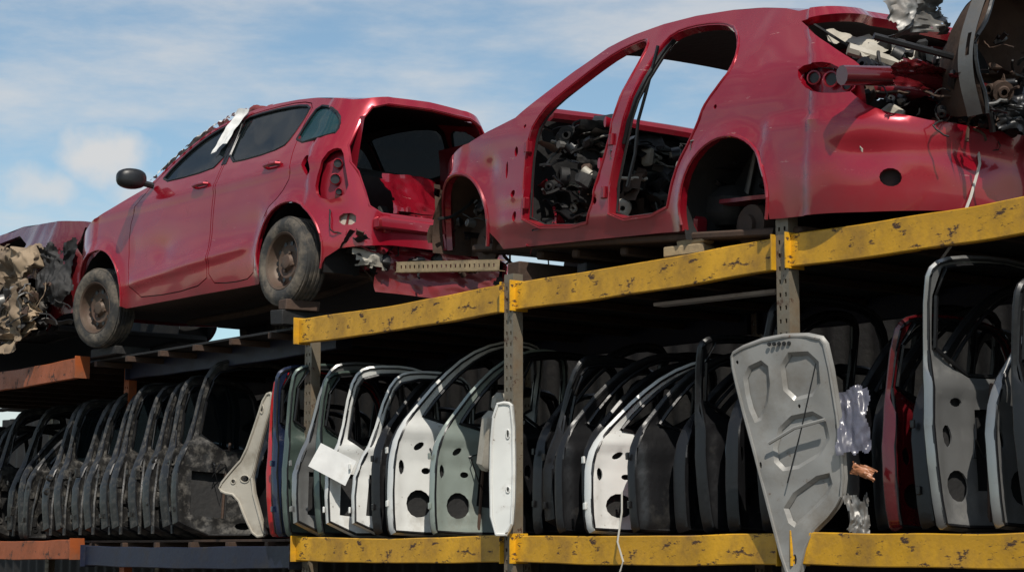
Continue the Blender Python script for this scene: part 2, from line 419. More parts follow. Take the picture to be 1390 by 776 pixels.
# ---------- near car : stripped red hatchback shell
NEAR=(-9.575,1.0,3.415,-.072,-.097,1.196,0.0)
def near_car():
    par=empty('stripped_red_hatchback_shell',carM(NEAR))
    sk=Skin(.80,-2.13,1.83,.42,.5,[(0,.05),(.3,0),(.66,0),(.70,.02),(.95,.13),(1.28,.68),(1.5,.9)],tum=.52,belt=.93,
        creases=[ridge(.44,.03,.010,-.7,1.0),stepc(.69,.010,.026,-9,-1.36),ridge(.80,.05,.010,-1.6,1.5),ridge(.52,.015,-.008,-3.2,-1.5),flare(-1.115,.30,.345,.022),flare(1.36,.27,.335,.02),ridge(.30,.05,.014,-.7,1.0),
        dentf(-2.0,.50,.10,.06,.02),dentf(-1.75,.60,.06,.05,.010),dentf(-2.5,.55,.14,.08,.03),dentf(1.05,.62,.08,.06,.02),dentf(-1.25,1.0,.10,.07,.006)],seed=3,dent=.005)
    zr=.17
    ra=arch(-1.115,.30,.345,zr+.04); fa=arch(1.36,.27,.335,zr)
    bot=[(-1.47,.22)]+[p for p in ra[::-1]][1:-1]+[(-.765,zr+.02),(-.6,.19),(.9,.15)]+fa[::-1][1:]
    lower=sk.Rr([(0,.30),(.35,.27),(.6,.25)])+[(-2.0,.24)]+bot+[(1.78,.22),(sk.ufa,.25),(sk.uf,.25)]
    rl=sk.S([(.21,1.26),(.1,1.29),(0,1.312),(-.24,1.342),(-.5,1.355),(-.80,1.348),(-1.05,1.325),(-1.25,1.292),(-1.36,1.262)])
    top=[(sk.uf,.62),(sk.ufa,.64),(1.6,.70),(1.40,.76),(1.1,.84),(.82,.90)]+sk.S([(.64,1.01),(.43,1.145)])+rl
    hatch=header(sk,[(.62,1.265),(.40,1.27),(0,1.27)],.03,.72,2.6)+header(sk,[(0,1.23),(.36,1.23),(.56,1.225)],.03,.72,2.6)+sk.S([(-1.42,1.20),(-1.52,1.145),(-1.70,1.045),(-1.85,.965),(-1.965,.885)])+sk.Rr([(.74,.80),(.70,.735),(.64,.70),(.50,.67),(0,.66)])
    outer=lower+top+hatch
    fd=[(.66,.27),(.67,.45),(.655,.72),(.60,.86),(.50,.955),(.38,1.045),(.22,1.145),(.08,1.215),(-.06,1.25),(-.15,1.26),(-.185,1.22),(-.19,1.08),(-.165,.88),(-.10,.66),(-.03,.50),(0.02,.33),(.06,.25)]
    rd=[(-.17,.27),(-.16,.42),(-.20,.62),(-.28,.85),(-.31,1.08),(-.33,1.20),(-.38,1.265),(-.52,1.285),(-.70,1.28),(-.85,1.25),(-.95,1.18),(-1.015,1.09),(-1.03,.99),(-.985,.92),(-.92,.85),(-.86,.74),(-.80,.64),(-.72,.54),(-.665,.42),(-.63,.29)]
    tail=sk.S([(-1.56,.945),(-1.70,.955),(-1.80,.935),(-1.88,.87),(-1.93,.80),(-1.80,.79),(-1.66,.82),(-1.58,.88)])
    fd=smooth(fd,1);rd=smooth(rd,1);tail=smooth(tail,1)
    fd=sk.S(fd);rd=sk.S(rd)
    capo=ell(-2.10,.40,.045,.042,14)
    hl=[ell(.77,.70,.018,.03,10),ell(.78,.46,.022,.022,10),ell(.76,.33,.02,.03,10),ell(.70,.84,.012,.012,8),ell(-.085,.80,.012,.03,10),ell(-.045,.58,.014,.03,10),ell(-.02,.38,.02,.02,10),ell(.86,.60,.012,.05,10),ell(-1.0,.80,.012,.012,8)]
    mb=MB()
    mb.plate([outer,fd,rd,tail,capo]+hl,sk.pos,.045,0,.036,mi=1,mirror=True,ns=-1)
    for h in [capo]+hl: mb.plate([inset(h,-.012)],sk.pos,.002,2,.03,off=-.05,mirror=True,ns=-1)  # dark plates behind the holes imitate the shade inside the shell
    for lp in (fd,rd):
        for sg in(1,-1):
            pts=[sk.pos(u,z) for u,z in inset(lp,-.035)]; pts.append(pts[0])
            mb.tube([(p.x,(p.y-.065)*sg,p.z) for p in pts],.018,1,6,cap=False)
            pts=[sk.pos(u,z) for u,z in inset(lp,.010)]; pts.append(pts[0])
            mb.tube([(p.x,(p.y-.045)*sg,p.z) for p in pts],.007,2,5,cap=False)
            pts=[sk.pos(u,z) for u,z in inset(lp,-.012)]; pts.append(pts[0])
            mb.tube([(p.x,(p.y+.001)*sg,p.z) for p in pts],.006,0,5,cap=False)
    strip(mb,sk,rl,.03,17,0,0,2.6,mi=2,xb=-.06)
    mb.tube([(.72,-.62,.93),(.80,-.3,.95),(.82,0,.955),(.80,.3,.95),(.72,.62,.93)],.04,1,8)
    for x,z in ((.675,.72),(.68,.40),(-.135,.70),(-.10,.42)):
        p=sk.pos(x,z); mb.box((p.x-.01,p.y-.01,z),(.05,.035,.07),1,bev=.008); mb.tube([(p.x-.03,p.y+.01,z-.03),(p.x-.03,p.y+.01,z+.03)],.01,1,6)
    for x,z in ((-.18,.62),(-.86,.62)):
        p=sk.pos(x,z); mb.tube([(p.x-.01,p.y-.02,z-.03),(p.x+.03,p.y-.0,z-.02),(p.x+.03,p.y-.0,z+.02),(p.x-.01,p.y-.02,z+.03)],.006,3,5)
    lip(mb,sk,[(a,b) for a,b in arch(-1.115,.30,.345,zr+.05,24)],.010,0)
    lip(mb,sk,[(a,b) for a,b in arch(1.36,.27,.335,zr,24)],.012,1)
    mb.obj('body_shell',['red2','redin','dark','grey'],par)
    mb=MB()
    well(mb,-1.115,.30,.36,.15,.77,0,.30)
    well(mb,1.36,.27,.35,.15,.76,1,.28)
    mb.box((-.15,0,.17),(2.9,1.46,.04),1,bev=.01)
    mb.box((.1,0,.24),(2.2,.24,.14),0,bev=.03)
    for y in(-.66,.66):mb.box((.1,y,.22),(1.75,.10,.12),2,bev=.02)
    for x in(.7,.35,-.1,-.5,-.8): mb.box((x,0,.12),(.07,1.3,.05),1,bev=.01)
    mb.tube([(1.2,.1,.12),(.5,.16,.08),(-.6,.2,.09),(-1.2,.3,.14),(-2.0,.4,.16)],.028,3,8)
    mb.box((-1.75,.3,.2),(.45,.3,.15),3,bev=.05)
    mb.plate([[(-.68,.18),(.68,.18),(.70,.6),(.62,.92),(-.62,.92),(-.70,.6)],ell(.2,.5,.1,.07),ell(-.25,.62,.07,.05)],lambda u,v:Vector((.86+.03*math.sin(u*9),u,v)),.02,0,.07)
    mb.crumple((.58,-.62,.62),(.0,1.25,.03),(-.20,0,.22),.035,3,50,22,5,4,None,.03)
    mb.crumple((.40,-.60,.40),(.02,1.2,.0),(.02,0,.30),.05,0,46,20,8,5,None,.05)
    mb.box((.50,.05,.50),(.26,.34,.36),3,bev=.05); mb.box((.48,-.40,.60),(.2,.4,.2),0,bev=.06)
    mb.tube([(.62,.36,.62),(.40,.37,.72),(.28,.37,.77)],.022,3,8)
    mb.tube([(.55,-.66,.74),(.56,0,.76),(.55,.66,.74)],.022,5,8)
    mb.clutter((.46,.08,.58),(.36,1.1,.40),140,[0,0,0,3,3,3,1,5,4,4],11)
    mb.clutter((.0,-.1,.27),(1.0,1.1,.10),40,[0,1,3,3,5],15)
    mb.clutter((.52,.48,.76),(.26,.30,.18),50,[0,3,3,4,5],12,sz=(.02,.06))
    mb.clutter((.60,.60,.42),(.14,.12,.36),24,[0,3,3,2],13,sz=(.02,.06))
    mb.box((-.70,0,.34),(.50,1.25,.20),0,bev=.08)
    mb.crumple((-.42,-.6,.44),(0,1.15,0),(-.48,0,.20),.06,0,46,22,21,5,None,.04)
    mb.crumple((-.60,-.6,.60),(0,1.15,0),(-.25,0,.10),.05,4,46,16,22,5,None,.22,.1)
    mb.clutter((-.62,.0,.56),(.42,1.15,.24),100,[0,0,0,3,3,3,1,5,4],31)
    for y in(-.5,-.05,.05,.5): mb.tube([(-.92,y,.4),(-1.0,y,.70),(-.98,y+.1,.74)],.014,5,6)
    mb.box((1.35,-.05,.40),(.5,.62,.30),3,bev=.05)
    mb.clutter((1.45,.1,.44),(.62,1.1,.36),120,[0,1,3,3,3,5],41)
    mb.crumple((1.70,.25,.2),(.05,.5,.0),(-.05,.03,.38),.06,1,16,14,43,3,None,.1)
    for sg in(1,-1):
        TT=Matrix.Translation((-1.115,.60*sg,.22))
        mb.lathe([(.001,.06),(.05,.06),(.055,.04),(.105,.03),(.11,-.03),(.09,-.05),(.001,-.05)],1,24,TT)
        mb.tube([(-1.115,.55*sg,.22),(-.8,.5*sg,.18)],.035,3,6)
        mb.tube([(-1.12+.05*math.cos(a),.52*sg+.05*math.sin(a),.22+a*.008) for a in np.arange(0,38,.5)],.007,3,5)
        mb.tube([(-1.16,.56*sg,.2),(-1.20,.52*sg,.58)],.02,3,6)
        mb.tube([(-1.3,.5*sg,.2),(-1.35,.45*sg,.4),(-1.28,.5*sg,.55)],.012,3,6)
        TT=Matrix.Translation((1.36,.56*sg,.20))
        mb.lathe([(.001,.06),(.05,.06),(.055,.02),(.12,.02),(.12,0),(.06,-.02),(.001,-.03)],1,24,TT)
        mb.tube([(1.36,.5*sg,.2),(1.34,.48*sg,.6)],.03,3,8)
    mb.plate([inset(tail,-.02)],sk.pos,.01,2,.03,off=-.075,mirror=True,ns=-1)
    for (u,z,r) in ((sk.ux(-1.66,.89),.89,.028),(sk.ux(-1.78,.87),.87,.032),(sk.ux(-1.86,.84),.835,.02)):
        for g in(1,-1):
            p=sk.pos(u,z); n=Vector((-.45,.85,0)); p=p-n*.062
            T=Matrix.Translation((p.x,p.y*g,p.z))@Matrix.Rotation(.45*g,4,'Z')
            mb.lathe([(r*1.25,.012*g),(r,.014*g),(r*.9,-.02*g)],2,16,T); mb.lathe([(.001,.0),(r*.9,.0)],3,14,T)
    mb.plate([[(-.62,-2.02),(.62,-2.02),(.66,-.9),(-.66,-.9)]],lambda u,v:Vector((v,u,.34+.015*math.sin(u*14)*math.sin(v*9))),.02,2,.06)
    for sg in(1,-1):
        mb.grid(lambda u,v:Vector((-1.45-.5*u,(.70-.05*math.sin(v*3)-.02*math.sin(u*12))*sg,.35+.62*v*(1-.2*u))),14,12,2)
    mb.crumple((-1.34,.52,1.20),(-.05,-1.04,.02),(-.34,0,-.16),.05,4,60,26,54,5,None,.20,.08)
    mb.crumple((-1.40,.50,1.05),(-.10,-1.0,.0),(-.42,0,-.14),.08,0,60,30,55,5,None,.12,.0)
    mb.crumple((-1.55,.58,.74),(-.10,-1.15,.0),(-.35,0,.10),.09,0,60,24,53,5,None,.08,.0)
    mb.crumple((-1.75,-.05,.98),(-.20,-.55,.02),(-.10,0,-.22),.06,3,34,22,57,4,None,.15,.0)
    mb.clutter((-1.75,.0,.78),(.4,1.2,.22),70,[0,0,0,1,2,3,3,3,4],51)
    mb.clutter((-1.62,.1,1.02),(.3,.9,.16),30,[0,0,3,3,4],56)
    mb.tube([(-1.50,.60,.90),(-1.85,.30,.86),(-2.0,-.2,.83),(-2.05,-.6,.84)],.05,2,10)
    mb.tube([(-1.62,.50,1.06),(-1.85,.10,.95),(-1.95,-.4,1.0)],.03,4,8)
    mb.obj('interior_and_mechanicals',['dark','rust','redin','black','cream','grey'],par)
    mb=MB()
    pts=[sk.pos(u,z) for u,z in rd[4:26]]
    mb.tube([(p.x,p.y-.03,p.z) for p in pts],.014,0,6)
    mb.tube([(-.33,.66,1.20),(-.30,.70,.95),(-.27,.72,.8),(-.27,.73,.62),(-.23,.74,.45)],.010,0,6)
    mb.tube([(-2.16,.18,.66),(-2.21,.20,.50),(-2.23,.27,.34),(-2.22,.36,.12),(-2.15,.42,-.02)],.007,1,5)
    mb.tube([(-1.36,.52,1.22),(-1.55,.40,1.08),(-1.75,.42,.98),(-1.9,.30,.94),(-2.05,.35,.8),(-2.16,.18,.66)],.008,0,5)
    mb.obj('loose_cables_and_seals',['black','cable'],par)
near_car()

# ---------- far car : red hatchback with wheels
FAR=(-15.19,1.0,3.596,.06,.003,1.15,0.0)
def far_car():
    par=empty('wrecked_red_hatchback',carM(FAR))
    sk=Skin(.85,-2.06,1.86,.40,.62,[(0,.06),(.35,0),(.60,0),(.95,.05),(1.38,.14),(1.5,.2)],tum=.47,belt=1.0,
        creases=[ridge(.95,.03,.014,-1.9,1.6),ridge(.40,.035,.016,-1.0,.8,-.07),ridge(.60,.13,-.014,-1.2,.8),flare(-1.45,.33,.375,.025),flare(1.17,.31,.36,.025),dentf(.2,.55,.12,.08,.010),dentf(-1.9,.62,.08,.06,.02)],seed=9,wst=-1.3,dent=.004)
    ra=arch(-1.45,.33,.375,.20); fa=arch(1.17,.31,.36,.19)
    lower=sk.Rr([(0,.36),(.45,.36),(.7,.34)])+[(-1.93,.33),(-1.84,.27)]+ra[::-1]+[(-1.05,.17),(.78,.17)]+fa[::-1]+[(1.62,.21),(sk.ufa,.22),(sk.uf,.22)]
    rl=sk.S([(.02,1.455),(-.08,1.485),(-.30,1.53),(-.57,1.555),(-.85,1.55),(-1.13,1.53),(-1.40,1.495),(-1.65,1.445),(-1.82,1.41)])
    top=[(sk.uf,.70),(sk.ufa,.76),(1.55,.84),(1.35,.91),(1.04,.99),(.75,1.06),(.56,1.10)]+sk.S([(.36,1.26),(.16,1.39)])+rl
    hatch=header(sk,[(.74,1.40),(.5,1.41),(0,1.41)],.04,.80,2.6)+header(sk,[(0,1.355),(.50,1.355),(.64,1.33)],.04,.80,2.6)+sk.Rr([(.69,1.25),(.72,1.05),(.70,.93),(.66,.86),(.62,.72),(.60,.62),(.52,.57),(0,.565)])
    outer=lower+top+hatch
    fw=sk.S(smooth([(.38,1.105),(.28,1.235),(.10,1.37),(-.12,1.455),(-.34,1.485),(-.42,1.40),(-.455,1.12),(-.1,1.095)],1))
    rw=sk.S(smooth([(-.53,1.125),(-.50,1.38),(-.46,1.495),(-.80,1.50),(-1.14,1.48),(-1.36,1.44),(-1.36,1.36),(-1.30,1.20),(-1.24,1.13),(-.9,1.11)],1))
    qw=sk.S(smooth([(-1.37,1.13),(-1.41,1.30),(-1.47,1.42),(-1.64,1.38),(-1.77,1.30),(-1.82,1.20),(-1.80,1.14)],1))
    fdo=sk.S(smooth([(.70,.24),(.73,.60),(.70,.90),(.50,1.10),(.34,1.25),(.14,1.385),(-.10,1.475),(-.37,1.515),(-.455,1.45),(-.488,1.10),(-.46,.8),(-.42,.40),(-.40,.24),(.1,.21)],1))
    rdo=sk.S(smooth([(-.42,.24),(-.445,.5),(-.478,.80),(-.508,1.10),(-.485,1.45),(-.45,1.52),(-.82,1.525),(-1.20,1.505),(-1.40,1.45),(-1.385,1.30),(-1.41,1.05),(-1.46,.90),(-1.33,.76),(-1.17,.68),(-1.06,.5),(-1.03,.36),(-.98,.22),(-.7,.21)],1))
    cap=ell(-1.64,.94,.050,.080,16,-.4)
    tail=smooth(sk.S([(-1.80,1.0),(-1.86,1.04)])+[(sk.ry(.745),1.02),(sk.ry(.73),.90),(sk.ry(.71),.72)]+sk.S([(-1.88,.66),(-1.76,.70),(-1.74,.80)]),1)
    sock=smooth([(sk.ry(.76),.57),(sk.ry(.68),.57),(sk.ry(.68),.49),(sk.ry(.76),.49)],1)
    mb=MB()
    mb.plate([outer,fdo,inset(fdo,.008),rdo,inset(rdo,.008),fw,rw,qw,cap,tail,sock],sk.pos,.030,0,.034,mi=1,mirror=True,ns=-1)
    strip(mb,sk,rl,.04,17,0,0,2.6,mi=2,xb=-.10)
    hood=[(.56,1.10),(.75,1.06),(1.04,.99),(1.35,.91),(1.55,.84),(1.75,.80)]
    strip(mb,sk,hood,.045,15,0,0,2.2,mi=1)
    lip(mb,sk,arch(-1.45,.33,.375,.20,24),.009,0); lip(mb,sk,arch(1.17,.31,.36,.19,24),.009,0)
    he=[sk.pos(u,z) for u,z in hatch[3:]]
    for sg in(1,-1): mb.tube([(p.x+.01,p.y*sg,p.z) for p in he],.012,0,6)
    mb.box((-2.12,0,.50),(.09,1.18,.085),3,bev=.015)
    for y in (.48,-.48,.2,-.2): mb.box((-2.085,y,.50),(.06,.07,.12),0,bev=.01)
    mb.obj('body_shell',['red','redin','dark','red2'],par)
    mb=MB()
    for w in (fw,rw): mb.plate([inset(w,-.006)],sk.pos,.004,0,.07,off=-.012,mirror=True,ns=-1)
    mb.plate([inset(qw,-.006)],sk.pos,.004,1,.07,off=-.012,mirror=True,ns=-1)
    strip(mb,sk,sk.S([(.50,1.13),(.36,1.25),(.16,1.375),(.0,1.44)]),.05,15,0,0,2.2)
    mb.obj('window_glass',['glass','teal'],par)
    mb=MB()
    for w in (fw,rw,qw):
        pts=[sk.pos(u,z) for u,z in w]; pts.append(pts[0])
        for sg in (1,-1): mb.tube([(p.x,(p.y-.004)*sg,p.z) for p in pts],.011,0,5,cap=False)
    mb.plate([sk.S([(-.462,1.12),(-.435,1.48),(-.482,1.48),(-.484,1.12)])],sk.pos,.003,0,.05,off=.004,mirror=True,ns=-1)
    mb.plate([sk.S([(-.492,1.12),(-.489,1.48),(-.505,1.48),(-.53,1.12)])],sk.pos,.003,0,.05,off=.004,mirror=True,ns=-1)
    for x,z in ((-.30,.985),(-1.22,1.0)):
        for sg in(1,-1):
            p=sk.pos(x,z); mb.tube([(x+.09,(p.y+.005)*sg,z),(x+.075,(p.y+.03)*sg,z+.004),(x,(p.y+.035)*sg,z+.006),(x-.075,(p.y+.03)*sg,z+.004),(x-.09,(p.y+.005)*sg,z)],.013,2,8)
            mb.box((x,(p.y+.001)*sg,z-.005),(.14,.006,.06),1,bev=.002)
    for sg in(1,-1):
        mb.tube([(.44,.80*sg,1.09),(.47,.90*sg,1.11)],.025,0,8)
        def mf(u,v_):
            a=u*2*math.pi;b=(v_-.5)*math.pi
            cx=abs(math.cos(b))**.6; x=.065*cx*math.copysign(abs(math.cos(a))**.7,math.cos(a)); zz=.08*cx*math.copysign(abs(math.sin(a))**.7,math.sin(a))
            return Vector((.50+x+.02*math.sin(b),(.96+.11*math.sin(b))*sg,1.135+zz))
        mb.grid(mf,20,12,0)
    for w in (fdo,rdo): mb.plate([inset(w,-.02),inset(w,.03)],sk.pos,.004,0,.06,off=-.036,mirror=True,ns=-1)
    mb.plate([inset(cap,-.02)],sk.pos,.004,0,.05,off=-.06,mirror=True,ns=-1)
    mb.obj('trim_handles_mirrors',['black','dark','red'],par)
    mb=MB()
    mb.plate([inset(tail,-.02)],sk.pos,.01,2,.03,off=-.07,mirror=True,ns=-1)
    mb.plate([inset(sock,-.02)],sk.pos,.01,4,.03,off=-.035,mirror=True,ns=-1)
    for g in(1,-1):
        for (y,z,r) in ((.765,.93,.030),(.775,.82,.035),(.76,.73,.022)):
            p=sk.pos(sk.ry(y),z); T=Matrix.Translation((p.x+.045,(p.y-.03)*g,p.z))@Matrix.Rotation((math.pi/2-.5)*g,4,'Z')
            mb.lathe([(r*1.2,.01*g),(r,.015*g),(r*.9,-.02*g)],2,16,T); mb.lathe([(.001,0),(r*.9,0)],3,14,T)
    well(mb,-1.45,.33,.385,.18,.80,0,.30); well(mb,1.17,.31,.37,.18,.80,0,.30)
    mb.box((-.15,0,.20),(3.2,1.5,.04),1,bev=.01)
    mb.tube([(1.0,.1,.13),(0,.15,.12),(-1.2,.25,.15),(-1.9,.35,.2)],.03,1,8)
    mb.plate([[(-.62,-2.0),(.62,-2.0),(.66,-1.0),(-.66,-1.0)]],lambda u,v:Vector((v,u,.44+.012*math.sin(u*14)*math.sin(v*9))),.02,2,.06)
    for sg in(1,-1):
        mb.grid(lambda u,v:Vector((-1.35-.62*u,(.74-.16*math.exp(-((u-.25)**2+(v-.2)**2)*5)-.16*v)*sg,.42+.85*v)),16,14,2)
    for y in(.38,-.38):
        mb.box((0,y,.52),(.5,.48,.16),0,bev=.06)
        mb.box((-.30,y,.88),(.16,.46,.62),0,rot=Matrix.Rotation(-.25,3,'Y'),bev=.06)
        mb.box((-.40,y,1.26),(.10,.26,.16),0,rot=Matrix.Rotation(-.2,3,'Y'),bev=.04)
    mb.box((-.95,0,.55),(.45,1.2,.16),0,bev=.05); mb.box((-1.22,0,.82),(.14,1.2,.50),0,rot=Matrix.Rotation(-.3,3,'Y'),bev=.05)
    mb.crumple((.40,-.62,.96),(.0,1.25,.0),(.30,0,.10),.05,3,26,12,5,4,None,.03)
    mb.tube([(.28,.38+.17*math.cos(a),.98+.17*math.sin(a)) for a in np.linspace(0,6.283,20)],.014,3,6)
    mb.crumple((-1.95,.35,.58),(.30,-.75,.05),(.10,.0,.34),.05,6,24,16,59,2,None,.05)
    mb.clutter((-1.75,.0,.58),(.35,1.0,.16),40,[0,1,2,3,3],52)
    mb.crumple((-2.00,.50,.40),(-.04,-1.10,-.02),(.04,.02,-.34),.04,6,60,22,61,2.2,None,.05)
    mb.crumple((-1.96,.70,.42),(-.1,-.24,0),(.0,-.02,-.22),.04,4,14,14,62,3,None,.2)
    mb.clutter((-1.95,.2,.33),(.2,1.1,.2),40,[0,1,3,3,2],64)
    mb.clutter((1.2,.2,.35),(.6,1.0,.2),30,[0,1,3,3],65)
    mb.obj('interior_and_underbody',['dark','rust','redin','black','cream','white','red2'],par)
    mb=MB()
    for sg in(1,-1):
        F=Matrix.Rotation(0 if sg==1 else math.pi,4,'Z')
        wheel(mb,(1.20,.77*sg,.215),.315,.20,F@Matrix.Rotation(.10*sg,4,'Z')@Matrix.Rotation(-.05,4,'X'),0,1)
        wheel(mb,(-1.43,.79*sg,.285),.315,.20,F@Matrix.Rotation(-.03,4,'Z')@Matrix.Rotation(.04,4,'X'),0,1)
    mb.obj('wheels',['tyre','rim','black'],par)
    mb=MB()
    def film(u,v):
        x=.54-.95*u; z0=float(np.interp(x,[-.41,-.3,-.08,.02,.16,.36,.54],[1.545,1.53,1.485,1.455,1.39,1.26,1.12]))
        p=sk.pos(sk.ux(x,z0),z0); q=Vector((u*16,v*4,2))
        return Vector((p.x,p.y+.012-.10*v+.010*noise.noise(q),p.z+.022+.034*math.sin(v*3.1)+.018*noise.noise(q*1.7)))
    mb.grid(film,110,9,0,None,lambda u,v:noise.noise(Vector((u*11,v*2,7)))<-.25 or (v<.2 and noise.noise(Vector((u*30,3,1)))<0))
    def pap(u,v):
        x=-.36-.17*u+.20*v*(.6); z=1.575-.33*v+.01*math.sin(u*5)
        p=sk.pos(sk.ux(x,min(z,1.54)),min(z,1.54)); return Vector((p.x,p.y+.022+.012*math.sin(u*6+v*4)+.01*noise.noise(Vector((u*5,v*7,1))),z))
    mb.grid(pap,14,22,1,None,lambda u,v:(v>.8 and u>.55))
    mb.crumple((-.30,.50,1.57),(-.20,.02,.02),(.02,-.2,.05),.02,1,14,12,83,2,None,.08)
    mb.obj('shattered_windscreen_and_paper',['crumpw','paper','dark'],par)
far_car()

# ---------- third wreck at the far left
def left_wreck():
    q=(-19.75,1.0,3.50,.0,.03,1.12,0.)
    par=empty('crushed_dark_red_car',carM(q))
    sk=Skin(.82,-2.05,1.85,.38,.6,[(0,.05),(.6,0),(.95,.10),(1.3,.6)],tum=.5,belt=.9,seed=5,dent=.02)
    ra=arch(-1.3,.32,.37,.18)
    outer=sk.Rr([(0,.34),(.6,.32)])+[(-1.9,.3)]+ra[::-1]+[(-.9,.18),(1.7,.18),(sk.uf,.25),(sk.uf,.7),(1.2,.85),(.7,.92)]+sk.S([(.3,1.15),(-.1,1.26),(-.7,1.27),(-1.1,1.22)])+sk.Rr([(.7,1.17),(0,1.18),(0,1.12),(.6,1.1),(.68,.9),(.6,.75),(0,.72)])
    win=sk.S([(.25,.92),(0,1.15),(-.7,1.18),(-1.0,1.05),(-.95,.92)])
    mb=MB(); mb.plate([outer,win],sk.pos,.03,0,.06,mi=1,mirror=True,ns=-1)
    strip(mb,sk,sk.S([(.2,1.19),(-.1,1.26),(-.7,1.27),(-1.1,1.22),(-1.3,1.18)]),.05,13,0,mi=1)
    well(mb,-1.3,.32,.38,.16,.78,1,.3)
    mb.box((-.15,0,.2),(3.2,1.45,.05),1,bev=.01)
    mb.obj('body_shell',['darkred','dark'],par)
    mb=MB()
    mb.crumple((-.85,.90,1.06),(-.95,.05,-.12),(-.10,.26,-.96),.22,0,110,110,91,3.0,None,.07,.0)
    mb.crumple((-.1,.95,1.08),(-1.0,.0,.03),(-.1,.16,-.9),.22,0,110,110,92,3.0,None,.07,.0)
    mb.crumple((-1.1,1.10,.62),(-.85,-.12,-.05),(0,.06,-.52),.16,0,80,60,93,3.,None,.10,.0)
    mb.crumple((-1.70,.90,.95),(-.35,-.2,.0),(0,.10,-.6),.10,2,40,40,95,3,None,.1,.0)
    mb.clutter((-1.6,1.0,.35),(.8,.3,.4),60,[0,1,1,2,2,3],94)
    mb.obj('torn_lining_and_debris',['beige','grey','dark','rust'],par)
left_wreck()

# ---------- crumpled car front at the right end of the upper deck
def right_debris():
    par=empty('crumpled_car_front_section',Matrix.Translation((-6.86,.80,3.20)))
    mb=MB()
    def bowl(u,v):
        a=-.75+u*4.4; d=v; r=.46*(1+.07*noise.noise(Vector((u*5,v*3,1))))*(1-.45*d*d)
        return Vector((.22-.46*d+.03*noise.noise(Vector((u*7,v*4,3))), -.10+r*math.cos(a), 1.02+r*1.18*math.sin(a)))
    mb.grid(bowl,70,22,4,None,lambda u,v:noise.noise(Vector((u*6,v*4,2)))>.55)
    mb.add([bowl(i/39,1.0) for i in range(40)],[tuple(range(40))],0)
    mb.grid(lambda u,v:bowl(u,0)+Vector((-.10*v,(.035*math.cos(-.75+u*4.4)),.035*math.sin(-.75+u*4.4)+.012*math.sin(u*26))),90,5,5,None,lambda u,v:noise.noise(Vector((u*9,v,8)))>.42)
    mb.tube([bowl(i/40,0)+Vector((0,.02*math.sin(i*.7),.015*math.cos(i*1.3))) for i in range(41)],.014,0,6)
    mb.grid(lambda u,v:Vector((.15-.35*v,-.48+.85*u,1.56+.16*math.sin(u*3.1)*math.sin(.5+v*2.2)+.02*noise.noise(Vector((u*6,v*6,1))))),30,16,1,None,lambda u,v:noise.noise(Vector((u*4,v*4,12)))>.5)
    mb.crumple((-.20,-.95,1.10),(.0,.62,.20),(.05,.05,.26),.08,5,50,30,102,2.6,None,.14,.02)
    mb.crumple((-.15,-.90,.92),(.0,.65,.0),(.05,.05,.16),.06,3,50,30,103,2.4,None,.08,.0)
    mb.crumple((.10,-.35,.66),(.30,.65,-.04),(-.04,.05,.30),.10,0,44,34,104,3.,None,.10)
    mb.crumple((.14,-.25,.70),(.30,.55,-.04),(-.04,.05,.20),.07,2,40,30,108,3.,None,.14)
    mb.tube([(-.30,-1.05,.98),(-.20,-.6,1.02),(-.10,-.1,.98),(0,.4,.95)],.055,3,10)
    mb.tube([(-.2,-.9,1.2),(.02,-.5,1.1),(.12,-.35,.85),(.10,-.3,.70)],.02,0,7)
    mb.clutter((.02,-.15,.88),(.30,.8,.26),70,[0,0,0,2,2,3,4,5],106)
    mb.clutter((.12,-.10,1.02),(.12,.5,.4),34,[0,0,2,4,4],109,sz=(.02,.07))
    mb.box((.25,.45,.50),(.10,.10,.60),2,bev=.02); mb.box((.05,.45,.50),(.10,.10,.60),2,bev=.02)
    mb.obj('torn_panels',['black','cream','dark','darkred','rust','grey'],par)
right_debris()

# ------------------------------------------------------------------ rack
PX=[-22.4,-19.6,-16.8,-13.08,-10.36,-7.83,-5.3,-2.8]
def post(x,y,z1,matk='post',name='rack_upright_post'):
    mb=MB(); w=.09; holes=[]; z=.15
    while z<z1-.05:
        for dx in(-.022,.022): holes.append([(dx-.007,z-.012),(dx+.007,z-.012),(dx+.007,z+.012),(dx-.007,z+.012)])
        z+=.075
    mb.plate([[(-w/2,0),(w/2,0),(w/2,z1),(-w/2,z1)]]+holes,lambda u,v:Vector((u,0,v)),.004,0,.2)
    for sx in(-1,1):
        mb.box((sx*(w/2+.002),.04,z1/2),(.004,.08,z1),0); mb.box((sx*(w/2-.014),.082,z1/2),(.028,.004,z1),0)
    mb.box((0,.03,.004),(.18,.16,.008),0)
    return mb.obj(name,[matk],None,M4=Matrix.Translation((x,y,0)))
for i,x in enumerate(PX):
    mk='orange' if x<-16 else 'post'
    post(x,{-16.8:.42,-13.08:.09}.get(x,-.045),{-10.36:3.47,-7.83:3.56,-13.08:3.40}.get(x,3.46),mk)
    post(x,2.25,3.46,'post')
